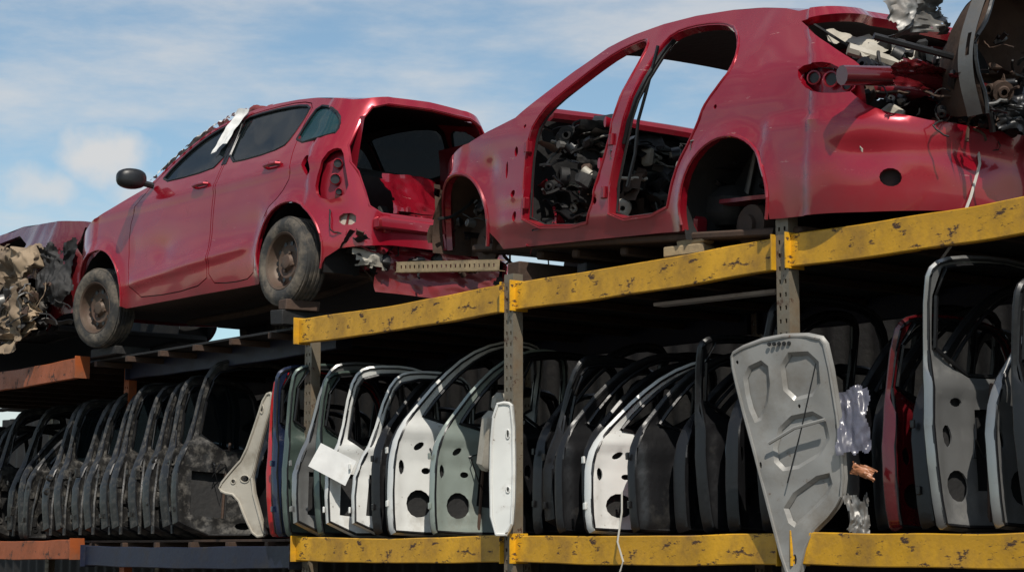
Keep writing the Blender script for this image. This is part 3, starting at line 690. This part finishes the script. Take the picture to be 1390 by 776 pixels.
def beam(x0,x1,y,zc,h,matk,name='rack_beam',gap=.102):
    mb=MB(); L=x1-x0-gap
    prof=[(0,-h/2+.006),(.006,-h/2),(.05,-h/2),(.056,-h/2+.006),(.056,h/2-.036),(.036,h/2-.030),(.036,h/2-.006),(.030,h/2),(.006,h/2),(0,h/2-.006)]
    n=60;v=[];f=[];k=len(prof)
    for i in range(n+1):
        X=-L/2+L*i/n
        for yy,zz in prof:
            q=Vector((X*2.3+x0,zz*5,yy*3))
            v.append((X,yy+.008*noise.noise(q),zz+.007*noise.noise(q+Vector((9,0,0)))-.014*math.cos(math.pi*X/L)))
    for i in range(n):
        for j in range(k): f.append((i*k+j,(i+1)*k+j,(i+1)*k+(j+1)%k,i*k+(j+1)%k))
    f.append(tuple(range(k))); f.append(tuple(n*k+j for j in range(k))[::-1])
    mb.add(v,f,0)
    for sx in(-1,1):
        mb.box((sx*(L/2-.004),.03,0),(.010,.15,h+.02),0,bev=.002)
    return mb.obj(name,[matk],None,M4=Matrix.Translation(((x0+x1)/2,y,zc)))
for i in range(len(PX)-1):
    a,b=PX[i],PX[i+1]
    if a<-16.9: k='orange';y=-.035
    elif a<-16: k='steelblue';y=.42
    else: k='yellow';y=-.035
    beam(a,b,y,3.32,.185,k); beam(a,b,2.25,3.32,.185,'steelblue')  # rear beams take the dark colour to imitate shade inside the shelves
    beam(a,b,y if k!='steelblue' else .02,1.66 if k!='steelblue' else 1.60,.175,k); beam(a,b,2.25,1.66,.175,'steelblue')
def deck(z,name,k,y0=.03):
    mb=MB(); x=-22.3
    while x<-2.8:
        mb.box((x,(y0+2.24)/2,z),(.05,2.24-y0-.02,.05),1,bev=.004); x+=.62
    rnd=random.Random(int(z*10)); y=y0+.08
    while y<2.2:
        x=-22.4-rnd.uniform(0,1.5)
        while x<-2.9:
            L=rnd.uniform(1.6,3.0)
            mb.box((x+L/2,y+.09,z+.036+rnd.uniform(0,.004)),(L-.004,.186,.02),0,bev=.002)
            x+=L
        y+=.188
    mb.obj(name,[k,'rust'],None)
deck(3.345,'upper_shelf_deck','dark',.05)
deck(1.69,'lower_shelf_deck','rust',.05)
mb=MB()
hl=[[(-.55+i*.055,-.012),(-.53+i*.055,-.012),(-.53+i*.055,.012),(-.55+i*.055,.012)] for i in range(21)]
mb.plate([[(-.6,-.035),(.62,-.035),(.62,.035),(-.6,.035)]]+hl,lambda u,v:Vector((u,0,v)),.004,0,.2)
mb.box((0,.03,.036),(1.22,.06,.004),0);mb.box((0,.03,-.036),(1.22,.06,.004),0)
mb.obj('perforated_steel_channel',['wood'],None,M4=Matrix.Translation((-11.05,-.07,3.60))@Matrix.Rotation(.10,4,'Y'))
def block(c,d,rz,name='timber_block',k='wood'):
    mb=MB(); mb.box((0,0,0),d,0,bev=.008,jit=.006); mb.obj(name,[k],None,M4=Matrix.Translation(c)@Matrix.Rotation(rz,4,'Z'))
block((-8.75,.10,3.445),(.30,.12,.06),.2); block((-8.72,.12,3.50),(.26,.10,.05),-.1)
block((-10.5,.45,3.50),(.14,.7,.16),.0,k='rust');block((-8.0,.45,3.45),(.12,.7,.06),.0,k='dark')
block((-13.45,.25,3.47),(.16,.5,.12),.1,k='dark');block((-13.4,.2,3.57),(.14,.3,.08),-.1,k='rust')
block((-16.55,.22,3.44),(.5,.35,.08),.0,k='dark')
block((-9.9,1.0,3.47),(.1,1.6,.09),.0,k='dark')
mb=MB(); mb.box((0,0,0),(1.15,.10,.025),0,bev=.004); mb.obj('pale_sky_gap_strip',['paper'],None,M4=Matrix.Translation((-9.35,.9,3.28))@Matrix.Rotation(.02,4,'Y'))  # added pale strip standing in for bright sky seen through a gap

# ------------------------------------------------------------------ car doors
SH={
 'front':dict(o=[(0,.06),(.03,.0),(.9,.0),(1.02,.04),(1.06,.30),(1.04,.60),(1.05,.74),(1.06,1.10),(1.02,1.20),(.90,1.235),(.70,1.22),(.50,1.13),(.32,.97),(.18,.80),(.08,.68),(.02,.55),(0,.35)],
   w=[(.20,.69),(.33,.87),(.50,1.05),(.70,1.17),(.90,1.19),(1.0,1.14),(.995,.69)],
   h=[ell(.20,.20,.085,.085,14),[(.34,.20),(.62,.16),(.86,.26),(.88,.50),(.66,.58),(.38,.50)],ell(.95,.42,.025,.04,10),ell(.55,.08,.05,.025,10),ell(.08,.42,.022,.045,10),ell(.25,.40,.03,.02,10),ell(.20,.55,.04,.02,10,.5)]),
 'rear':dict(o=[(.02,.04),(.06,.0),(.62,.0),(.72,.10),(.80,.26),(.92,.40),(1.0,.56),(1.02,.72),(1.0,.95),(.92,1.12),(.78,1.2),(.5,1.23),(.2,1.22),(.06,1.18),(.02,1.1),(.03,.7),(.0,.4)],
   w=[(.08,.69),(.08,1.15),(.3,1.185),(.6,1.185),(.82,1.135),(.93,.98),(.95,.69)],
   h=[ell(.17,.20,.07,.07,14),[(.30,.18),(.55,.18),(.70,.34),(.70,.56),(.32,.54)],ell(.84,.55,.03,.04,10),ell(.13,.42,.03,.05,10),ell(.20,.57,.04,.02,10)]),
 'gate':dict(o=[(.02,.0),(.9,.0),(1.0,.03),(1.0,.45),(.97,.6),(.93,1.05),(.86,1.17),(.7,1.22),(.42,1.23),(.30,1.20),(.22,1.08),(.14,.72),(.06,.58),(0,.40)],
   w=[(.19,.60),(.27,1.05),(.36,1.16),(.81,1.16),(.89,1.04),(.92,.60)],
   h=[[(.12,.16),(.38,.13),(.40,.44),(.14,.46)],[(.60,.13),(.87,.16),(.87,.46),(.60,.44)],ell(.5,.30,.05,.09,12),ell(.5,.08,.06,.025,10)]),
}
def door(kind,name,k1,k2,X,Y,Z,s=(1.13,1.13),rz=0.,lean=0.,tilt=0.,flip=False,th=.075,seed=0,trim=True,glass=False,hw=False,card=False):
    d=SH[kind]; mb=MB(); rnd=random.Random(seed)
    o=smooth(d['o'],1);w=smooth(d['w'],1)
    sx,sz=s
    mx=(lambda L:[(1.06-a,b) for a,b in L][::-1]) if flip else (lambda L:L)
    j1=rnd.uniform(-.04,.04); j2=rnd.uniform(-.04,.04)
    sc2=lambda L:[(a*sx+j1*b*b,(b+j2*a*b)*sz) for a,b in mx(L)]
    o=sc2(o);w=sc2(w);hs=[] if card else [sc2(h) for h in d['h']]
    H=1.23*sz
    def outer(u,v):
        zz=v/H; c=.06*(zz-.45)**2+.04*(u/sx-.5)**2+ (max(0,zz-.56)**1.25)*.26
        return Vector((c-.006*math.exp(-((v-.45*sz)/.03)**2)+.006*noise.noise(Vector((u*3,v*3,seed*1.))),u,v))
    sst=lambda t:max(0,min(1,t))**2*(3-2*max(0,min(1,t)))
    def inner(u,v):
        zz=v/H; a=u/sx; b=v/sz
        t=th*(1-.70*min(1,max(0,(zz-.54)/.05)))
        # pressed recess round the serviceable area
        rec=sst((a-.05)/.04)*sst((.98-a)/.04)*sst((b-.04)/.04)*sst((.62-b)/.04)
        t-=.018*rec*(1 if not card else -1.2)
        if not card: t+=.010*math.exp(-((a-.28)/.02)**2)*rec+.008*math.exp(-((b-.10-.1*a)/.015)**2)*rec
        else: t+=.030*math.exp(-((b-.40-.05*a)/.05)**2)*sst((a-.25)/.1)*sst((.9-a)/.1)
        t+=.004*noise.noise(Vector((u*9,v*9,seed*2.)))
        return outer(u,v)+Vector((t,0,0))
    mb.plate([o,w],outer,.004,5,.075,mi=0)  # skin's inner side coloured dark so the access holes look shaded
    mb.plate([inset(o,.016),inset(w,-.012)]+hs,inner,.012,1,.035 if trim else .055)
    for lp,ml in ((o,0),(w,1)):
        l2=subdiv(lp,.06); n=len(l2)
        inn=inset(l2,.016 if lp is o else -.012)
        v=[];f=[]
        for (a,b),(a2,b2) in zip(l2,inn):
            p=outer(a,b);q=inner(a2,b2); mid=p.lerp(q,.35); m2=p.lerp(q,.8)
            if lp is o: mid=Vector((mid.x,p.y,p.z)); m2=Vector((m2.x,q.y*.7+p.y*.3,q.z*.7+p.z*.3))
            v+=[p,mid,m2,q]
        for i in range(n):
            j=(i+1)%n
            for r in range(3): f.append((i*4+r,j*4+r,j*4+r+1,i*4+r+1))
        mb.add(v,f,1 if lp is o else ml)
    if trim:
        p=[outer(a,b)+Vector((.028,0,0)) for a,b in inset(w,.004)]; p.append(p[0]); mb.tube(p,.012,2,5,cap=False)
        p=[inner(a,b)+Vector((-.003,0,0)) for a,b in inset(o,.024)]; p.append(p[0]); mb.tube(p,.010,2,5,cap=False)
    mb.tube([(.05,.35*sx,.05),(.055,.38*sx,.4*sz),(.06,.42*sx,.66*sz)],.012,3,6)
    mb.tube([(.05,.75*sx,.05),(.055,.74*sx,.4*sz),(.06,.76*sx,.66*sz)],.012,3,6)
    mb.box((.06,.98*sx if not flip else .08,.52*sz),(.06,.05,.10),2,bev=.01)
    if rnd.random()<.5:
        for r in range(2):
            hz=(.20+.32*r)*sz; mb.box((th*.5,-.006,hz),(.03,.016,.045),1,bev=.004)
    if trim and not card:
        mb.box((th*.4,.62*sx,.36*sz),(.02,.22,.05),3,bev=.006,rot=Matrix.Rotation(.5,3,'X'))
        mb.lathe([(.001,0),(.05,0),(.06,-.01),(.06,-.03)],2,18,Matrix.Translation((th*.55,.56*sx,.30*sz))@Matrix.Rotation(-math.pi/2,4,'Z'))
        for r in range(2):
            pts=[(th+.012,.3*sx,.5*sz)]
            for j in range(9): pts.append((th+.010+rnd.uniform(-.02,.03),.28*sx+.06*j,.42*sz+rnd.uniform(-.16,.14)))
            mb.tube(pts,.005,2,5)
    if hw:
        for q in range(9):
            a=.03+rnd.uniform(0,.30);z=rnd.uniform(.10,.60)*sz
            if rnd.random()<.5: mb.lathe([(.012,.0),(.028,.0),(.034,-.01),(.034,-.03)],6,12,Matrix.Translation((th+.01,a,z))@Matrix.Rotation(-math.pi/2,4,'Z'))
            else: mb.box((th+.01,a,z),(.02,.05,.09),6,bev=.008)
        mb.tube([(th+.012,.05,.05),(th+.015,.07,.3*sz),(th+.01,.13,.55*sz),(th*.5,.2,.75*sz)],.016,6,6)
    if glass: mb.plate([inset(w,-.006)],lambda u,v:outer(u,v)+Vector((.02,0,0)),.004,4,.12)
    T=Matrix.Translation((X,Y,Z))@Matrix.Rotation(rz,4,'Z')@Matrix.Rotation(lean,4,'Y')@Matrix.Rotation(tilt,4,'X')
    return mb.obj(name,[k1,k2,'black','rust','glass','dark','blackd'],None,M4=T)
ZS=1.74
R_=random.Random(3)
for i in range(12):
    door(R_.choice(['front','front','gate']),'black_car_door','blackp','blackd',-20.6+i*.30,.10+R_.uniform(-.06,.08),ZS,(1.1,1.06+R_.uniform(-.08,.06)),R_.uniform(-.16,.06),R_.uniform(-.08,.03),seed=i,hw=True)
for i in range(9):
    door('gate','black_tailgate','blackp','blackd',-17.60+i*.30,-.03+R_.uniform(-.03,.03),ZS-.02,(1.12,1.10+.010*i+R_.uniform(-.015,.015)),R_.uniform(-.10,.02),-.14+R_.uniform(-.03,.02),seed=20+i,th=.10,hw=True,glass=True)
door('gate','dark_grey_tailgate','silver','blackd',-14.98,-.06,ZS,(1.22,1.23),-.22,-.10,seed=40,th=.09)
door('gate','black_tailgate','blackp','black',-14.30,.30,ZS,(1.1,1.12),-.10,-.06,seed=41,th=.08)
def pic_plate(name,pts,X,Y,Z,rz,k,th=.02,holes=[],bul=.03,tilt=0.,edge=True,sm=1):
    mb=MB(); o=smooth(pts,sm)
    f=lambda u,v:Vector((u,bul*math.sin(u*5)+bul*.6*math.sin(v*4),v))
    mb.plate([o]+holes,f,th,0,.04)
    if edge:
        p=[f(a,b)+Vector((0,-.004,0)) for a,b in inset(o,.012)];p.append(p[0]); mb.tube(p,.010,0,6,cap=False)
    for h in holes:
        p=[f(a,b)+Vector((0,-.004,0)) for a,b in h];p.append(p[0]); mb.tube(p,.005,0,5,cap=False)
    return mb.obj(name,[k],None,M4=Matrix.Translation((X,Y,Z))@Matrix.Rotation(rz,4,'Z')@Matrix.Rotation(tilt,4,'X'))
pic_plate('cream_pillar_bracket',[(.0,.42),(.12,.56),(.22,.66),(.34,.95),(.42,1.16),(.50,1.18),(.50,1.08),(.42,.86),(.34,.60),(.30,.45),(.42,.10),(.46,.02),(.34,.0),(.24,.16),(.16,.34),(.04,.36)],-14.22,-.06,ZS,.55,'cream',.03,[ell(.24,.48,.04,.03,12),ell(.14,.46,.02,.02,10),ell(.40,1.04,.015,.04,10)])
spec=[('rear','red_car_door','brightred','brightred',-13.38,-.09,1.10,1.07,0,0),('rear','silver_car_door','silver','blue',-13.25,-.11,1.10,1.10,-.05,1),('rear','white_car_door','white','sage',-13.10,-.12,1.10,1.11,-.08,0),
('gate','white_tailgate','white','silver',-12.94,-.13,1.0,1.08,-.20,0),('rear','grey_green_car_door','sage','sage',-12.80,-.02,1.05,1.05,0,0),('gate','white_tailgate','white','white',-12.62,-.04,.95,1.03,-.42,0),('gate','white_tailgate','silver','white',-12.36,.02,.95,1.0,-.42,0)]
for i,(k,n,a,b,x,y,sx,sz,rz,cd_) in enumerate(spec):
    door(k,n,a,b,x,y,ZS,(sx,sz),rz+R_.uniform(-.03,.03),-.05+R_.uniform(-.04,.02),seed=50+i,th=.05,card=bool(cd_))
pic_plate('white_paper_sheet',[(0,.13),(.10,.30),(.40,.16),(.31,-.02)],-12.66,-.16,2.14,.5,'paper',.002,bul=.012,edge=False,sm=0)
for i in range(2):
    door('front','black_car_door','blackp','black',-12.16+i*.18,.08,ZS,(1.08,1.10+.03*i),R_.uniform(-.08,.0),-.05,seed=60+i,card=True)
door('front','white_car_door','white','white',-11.76,-.06,ZS,(1.12,1.18),-.22,-.04,seed=70,th=.065)
door('front','pale_green_car_door','green','green',-11.38,.04,ZS,(1.02,1.08),-.22,-.02,seed=71,th=.05)
door('rear','black_car_door','blackp','black',-10.95,.40,ZS,(1.05,1.06),0,.0,seed=73)
door('front','blue_car_door','blue','black',-10.62,.35,ZS,(1.0,1.10),-.1,.0,seed=74)
mb=MB(); mb.box((0,0,0),(.16,.34,.42),0,bev=.07); mb.box((0,0,.27),(.12,.22,.14),0,bev=.05); mb.obj('car_seat_back',['cream'],None,M4=Matrix.Translation((-11.02,.40,2.40))@Matrix.Rotation(.2,4,'Y'))
pic_plate('white_car_panel',[(.0,.0),(.15,.0),(.17,.3),(.165,.84),(.12,.88),(.02,.86),(-.01,.5)],-10.36,-.20,ZS,.62,'white',.03,[ell(.12,.66,.012,.03,10),ell(.12,.3,.012,.02,10)],bul=.012)
door('gate','black_tailgate','blackp','black',-10.16,.08,ZS,(1.0,.98),-.1,-.03,seed=79,card=True)
door('front','silver_car_door','silver','black',-9.96,.02,ZS,(1.08,.98),-.14,-.03,seed=80,th=.05,card=True)
door('front','black_car_door','blackp','black',-9.78,.10,ZS,(1.08,.94),-.02,-.05,seed=81)
door('front','white_car_door','white','white',-9.58,-.05,ZS,(1.12,.90),-.22,-.06,seed=84,th=.06)
door('front','red_car_door','brightred','black',-9.26,.04,ZS,(1.02,.93),-.20,-.06,seed=85,card=True,th=.05)
for i,x in enumerate([-9.05,-8.80,-8.55,-8.28]):
    door(['front','rear'][i%2],'dark_car_door',['blackp','blue'][i%2],'black',x,.12+R_.uniform(0,.15),ZS,(1.05,[.95,1.0,1.12,1.15][i]),R_.uniform(-.15,.05),R_.uniform(-.08,.0),seed=90+i,card=i%2==1)
for i,x in enumerate([-7.75,-7.55]):
    door('front','dark_car_door','blue','black',x,.35,ZS,(1.05,1.1),R_.uniform(-.05,.05),-.03,seed=100+i)
door('rear','dark_red_car_door','darkred','darkred',-7.26,.10,ZS,(1.05,.98),-.05,-.03,seed=105)
door('front','black_car_door','blackp','black',-7.02,.10,ZS,(1.05,1.10),-.03,-.08,seed=106,hw=True)
door('rear','white_car_door','white','silver',-6.80,-.06,ZS,(1.02,1.18),-.18,-.06,seed=107,th=.05)
door('front','silver_car_door','silver','silver',-6.48,.02,ZS,(1.05,1.10),-.16,-.04,seed=108,th=.05)
door('rear','grey_car_door','silver','black',-6.25,-.02,ZS,(1.05,1.06),-.04,-.08,seed=109)
door('front','black_car_door','blackp','black',-6.0,.05,ZS,(1.05,1.10),.04,-.04,seed=110)
for i in range(8):
    door('front','car_door',R_.choice(['blackp','silver','blue','white']),'blackd',-5.7+i*.33,.12,ZS,(1.05,1.12),R_.uniform(-.05,.05),-.03,seed=115+i)
for i in range(30):
    door(R_.choice(['front','rear','gate']),'dark_car_door',R_.choice(['blackp','blue','blackp','darkred']),'black',-19.2+i*.46,1.30+R_.uniform(-.1,.1),ZS,(.9,1.0+R_.uniform(-.12,.12)),R_.uniform(-.3,.3),R_.uniform(-.06,.03),seed=200+i,trim=False)
for i in range(24):
    door(R_.choice(['front','rear']),'dark_car_door',R_.choice(['blackp','silver','blue','blackp']),'black',-19.2+i*.58,.3,.02,(1.05,1.05+R_.uniform(-.05,.08)),R_.uniform(-.15,.15),-.04,seed=300+i,trim=False)

# ---------- grey bonnet, inner side out, hanging at the front
def bonnet():
    mb=MB(); kx=.72
    o=smooth([(.02,1.00),(.06,1.06),(.40,1.13),(.80,1.12),(.88,1.04),(.95,.55),(.96,.24),(.86,.13),(.66,.0),(.56,-.24),(.46,-.26),(.36,-.05),(.22,.35),(.07,.80)],1)
    holes=[smooth([(.14,.94),(.36,1.0),(.38,.80),(.24,.60),(.16,.75)],1),smooth([(.46,1.02),(.78,1.02),(.80,.78),(.48,.74)],1),smooth([(.34,.44),(.44,.66),(.80,.70),(.85,.48),(.48,.34)],1),smooth([(.42,.20),(.82,.38),(.86,.26),(.62,.10),(.50,.04)],1)]
    sm_=[ell(.10,.98,.012,.012,8),ell(.90,.60,.012,.02,8),ell(.26,.40,.012,.02,8),ell(.52,-.12,.015,.03,8),ell(.60,.72,.012,.012,8)]
    sc_=lambda L:[(a*kx,b) for a,b in L]
    o=sc_(o);holes=[sc_(h) for h in holes];sm_=[sc_(h) for h in sm_]
    def f(u,v): return Vector((u,.03*(u-.35)**2+.015*math.sin(v*3)+.012*noise.noise(Vector((u*4,v*4,3))),v))
    def fi(u,v): return f(u,v)+Vector((0,-.026-.006*math.sin(u*20)*math.sin(v*13)-.004*noise.noise(Vector((u*9,v*9,1))),0))
    mb.plate([o],f,.004,0,.06)
    mb.plate([inset(o,.02)]+holes+sm_,fi,.008,0,.03)
    for h in holes:
        l2=subdiv(h,.04);inn=inset(l2,.022);n=len(l2);v=[];q=[]
        for (a,b),(c,d) in zip(l2,inn): v+=[fi(a,b),f(c,d)+Vector((0,-.006,0))]
        for i in range(n): j=(i+1)%n; q.append((i*2,j*2,j*2+1,i*2+1))
        mb.add(v,q,0)
    for h in sm_: mb.add([f(a,b)+Vector((0,-.010,0)) for a,b in inset(h,-.004)],[tuple(range(len(h)))],1)
    p=[fi(a,b) for a,b in inset(o,.02)];p.append(p[0]); mb.tube(p,.010,0,6,cap=False)
    l2=subdiv(o,.05);n=len(l2);inn=inset(l2,.02);v=[];q=[]
    for (a,b),(c,d) in zip(l2,inn): v+=[f(a,b),fi(c,d)]
    for i in range(n): j=(i+1)%n; q.append((i*2,j*2,j*2+1,i*2+1))
    mb.add(v,q,0)
    for k in range(5): mb.lathe([(.001,-.004),(.010,-.004),(.012,.004)],1,10,Matrix.Translation((.28+k*.03,-.040,1.07)))
    mb.tube([(.26,-.055,.52),(.42,-.06,.60),(.60,-.05,.64)],.010,0,6)
    mb.tube([(.56,-.05,.95),(.47,-.06,.62),(.36,-.05,.30)],.004,1,5)
    mb.obj('grey_car_bonnet',['wgrey','black','grey'],None,M4=Matrix.Translation((-8.12,-.17,1.72))@Matrix.Rotation(.35,4,'Z')@Matrix.Rotation(.06,4,'X'))
bonnet()
mb=MB()
mb.crumple((0,0,.05),(.18,.12,.05),(-.05,.05,.42),.05,0,34,44,120,1.6,None,.14)
mb.crumple((.12,-.02,.0),(.14,.05,-.06),(.02,.02,.07),.02,1,20,16,121,2,None,.15)
mb.crumple((.08,-.02,-.35),(.12,.1,.0),(-.02,.02,.24),.04,2,24,24,122,2.,None,.2)
mb.obj('torn_plastic_film',['plastic','orangep','grey'],None,M4=Matrix.Translation((-7.50,-.02,2.06)))
mb=MB(); mb.tube([(0,0,0),(.02,-.02,-.12),(-.01,-.03,-.3),(.03,-.02,-.42),(.0,-.03,-.5)],.006,0,5); mb.obj('hanging_cable',['cable'],None,M4=Matrix.Translation((-9.22,-.05,2.0)))

# ------------------------------------------------------------------ backdrop fence, ground
mb=MB(); n=int(23/.06); v=[];f=[]
for i in range(n+1):
    x=-25+23*i/n; y=2.75+(.03 if (i//2)%2 else 0)
    v+=[(x,y,0),(x,y,3.36)]
for i in range(n): f.append((2*i,2*i+2,2*i+3,2*i+1))
mb.add(v,f,0)
mb.obj('corrugated_metal_fence',['dark'],None)
g=bpy.data.materials.new('yard_gravel'); g.use_nodes=True; nt=g.node_tree; b=nt.nodes['Principled BSDF']
tc=nd(nt,'ShaderNodeTexCoord'); n1=nd(nt,'ShaderNodeTexNoise'); n1.inputs['Scale'].default_value=1.5; n1.inputs['Detail'].default_value=12
nt.links.new(tc.outputs['Object'],n1.inputs['Vector'])
cr=nd(nt,'ShaderNodeValToRGB'); cr.color_ramp.elements[0].color=(.035,.03,.025,1); cr.color_ramp.elements[1].color=(.13,.11,.09,1); cr.color_ramp.elements[0].position=.35; cr.color_ramp.elements[1].position=.65
nt.links.new(n1.outputs['Fac'],cr.inputs[0]); nt.links.new(cr.outputs[0],b.inputs['Base Color']); b.inputs['Roughness'].default_value=.95
n2=nd(nt,'ShaderNodeTexNoise'); n2.inputs['Scale'].default_value=30; nt.links.new(tc.outputs['Object'],n2.inputs['Vector']); bp=nd(nt,'ShaderNodeBump'); bp.inputs['Strength'].default_value=.6; nt.links.new(n2.outputs['Fac'],bp.inputs['Height']); nt.links.new(bp.outputs[0],b.inputs['Normal'])
M['gravel']=g
mb=MB(); mb.add([(-600,-600,0),(600,-600,0),(600,600,0),(-600,600,0)],[(0,1,2,3)],0); mb.obj('ground',['gravel'],None)

# ------------------------------------------------------------------ sky, sun, camera
el=math.radians(50); az=math.radians(118)
sd=Vector((math.sin(az)*math.cos(el),math.cos(az)*math.cos(el),math.sin(el)))
w=bpy.data.worlds.new("World"); sc.world=w; w.use_nodes=True; nt=w.node_tree; L=nt.links
bg=nt.nodes['Background']; sky=nd(nt,'ShaderNodeTexSky',sky_type='NISHITA'); sky.sun_disc=False; sky.sun_elevation=el; sky.sun_rotation=az; sky.air_density=1.0; sky.dust_density=.3; sky.ozone_density=1.0
tint=nd(nt,'ShaderNodeVectorMath',operation='MULTIPLY'); L.new(sky.outputs[0],tint.inputs[0]); tint.inputs[1].default_value=(.98,1.12,1.10)
tc=nd(nt,'ShaderNodeTexCoord')
mp=nd(nt,'ShaderNodeMapping'); mp.inputs['Scale'].default_value=(2.4,2.4,9); mp.inputs['Rotation'].default_value=(.1,.05,.3)
L.new(tc.outputs['Generated'],mp.inputs['Vector'])
c1=nd(nt,'ShaderNodeTexNoise'); c1.inputs['Scale'].default_value=2.2; c1.inputs['Detail'].default_value=9; c1.inputs['Roughness'].default_value=.6; L.new(mp.outputs[0],c1.inputs['Vector'])
cr=nd(nt,'ShaderNodeMapRange'); cr.interpolation_type='SMOOTHSTEP'; cr.inputs[1].default_value=.38; cr.inputs[2].default_value=.68; cr.inputs[3].default_value=.06; cr.inputs[4].default_value=.72; L.new(c1.outputs['Fac'],cr.inputs[0])
def blob(d,rad,sz,k=.85):
    d=Vector(d).normalized()
    s=nd(nt,'ShaderNodeVectorMath',operation='SUBTRACT'); L.new(tc.outputs['Generated'],s.inputs[0]); s.inputs[1].default_value=d
    m=nd(nt,'ShaderNodeVectorMath',operation='MULTIPLY'); L.new(s.outputs[0],m.inputs[0]); m.inputs[1].default_value=(1,1,sz)
    l=nd(nt,'ShaderNodeVectorMath',operation='LENGTH'); L.new(m.outputs[0],l.inputs[0])
    n=nd(nt,'ShaderNodeTexNoise'); n.inputs['Scale'].default_value=38; n.inputs['Detail'].default_value=8; L.new(tc.outputs['Generated'],n.inputs['Vector'])
    a=nd(nt,'ShaderNodeMath',operation='MULTIPLY_ADD'); L.new(n.outputs['Fac'],a.inputs[0]); a.inputs[1].default_value=-rad*1.6; L.new(l.outputs['Value'],a.inputs[2])
    r=nd(nt,'ShaderNodeMapRange'); r.interpolation_type='SMOOTHSTEP'; r.inputs[1].default_value=rad*.30; r.inputs[2].default_value=-rad*.55; r.inputs[3].default_value=0; r.inputs[4].default_value=k; L.new(a.outputs[0],r.inputs[0])
    return r.outputs[0]
fac=cr.outputs[0]
for o_ in (blob((-.883,.425,.192),.028,1.3,.9),blob((-.897,.405,.176),.026,1.8,.75),blob((-.872,.447,.172),.024,1.6,.7),blob((-.60,.72,.36),.07,1.8,.8),blob((-.70,.66,.30),.06,2.2,.6)):
    m_=nd(nt,'ShaderNodeMath',operation='MAXIMUM'); L.new(fac,m_.inputs[0]); L.new(o_,m_.inputs[1]); fac=m_.outputs[0]
mc=nd(nt,'ShaderNodeMix',data_type='RGBA'); L.new(fac,mc.inputs[0]); L.new(tint.outputs[0],mc.inputs[6]); mc.inputs[7].default_value=(7.0,6.9,6.8,1)
L.new(mc.outputs[2],bg.inputs['Color']); bg.inputs['Strength'].default_value=.10
sl=bpy.data.lights.new('sun','SUN'); sl.energy=4.3; sl.angle=math.radians(.5); sl.color=(1,.94,.85)
so=bpy.data.objects.new('sun',sl); sc.collection.objects.link(so); so.rotation_euler=sd.to_track_quat('Z','Y').to_euler()
f=2692.; p=math.atan(358/f); th=math.atan(2103/f*math.cos(p))
cd=bpy.data.cameras.new('camera'); cam=bpy.data.objects.new('camera',cd); sc.collection.objects.link(cam)
cd.sensor_width=36; cd.lens=f/1390*36; cd.clip_end=2000; cam.location=(0,-8.04,1.65); cam.rotation_euler=(math.pi/2+p,0,math.pi/2-th)
sc.camera=cam
sc.view_settings.view_transform='Standard'; sc.view_settings.look='None'; sc.view_settings.exposure=0
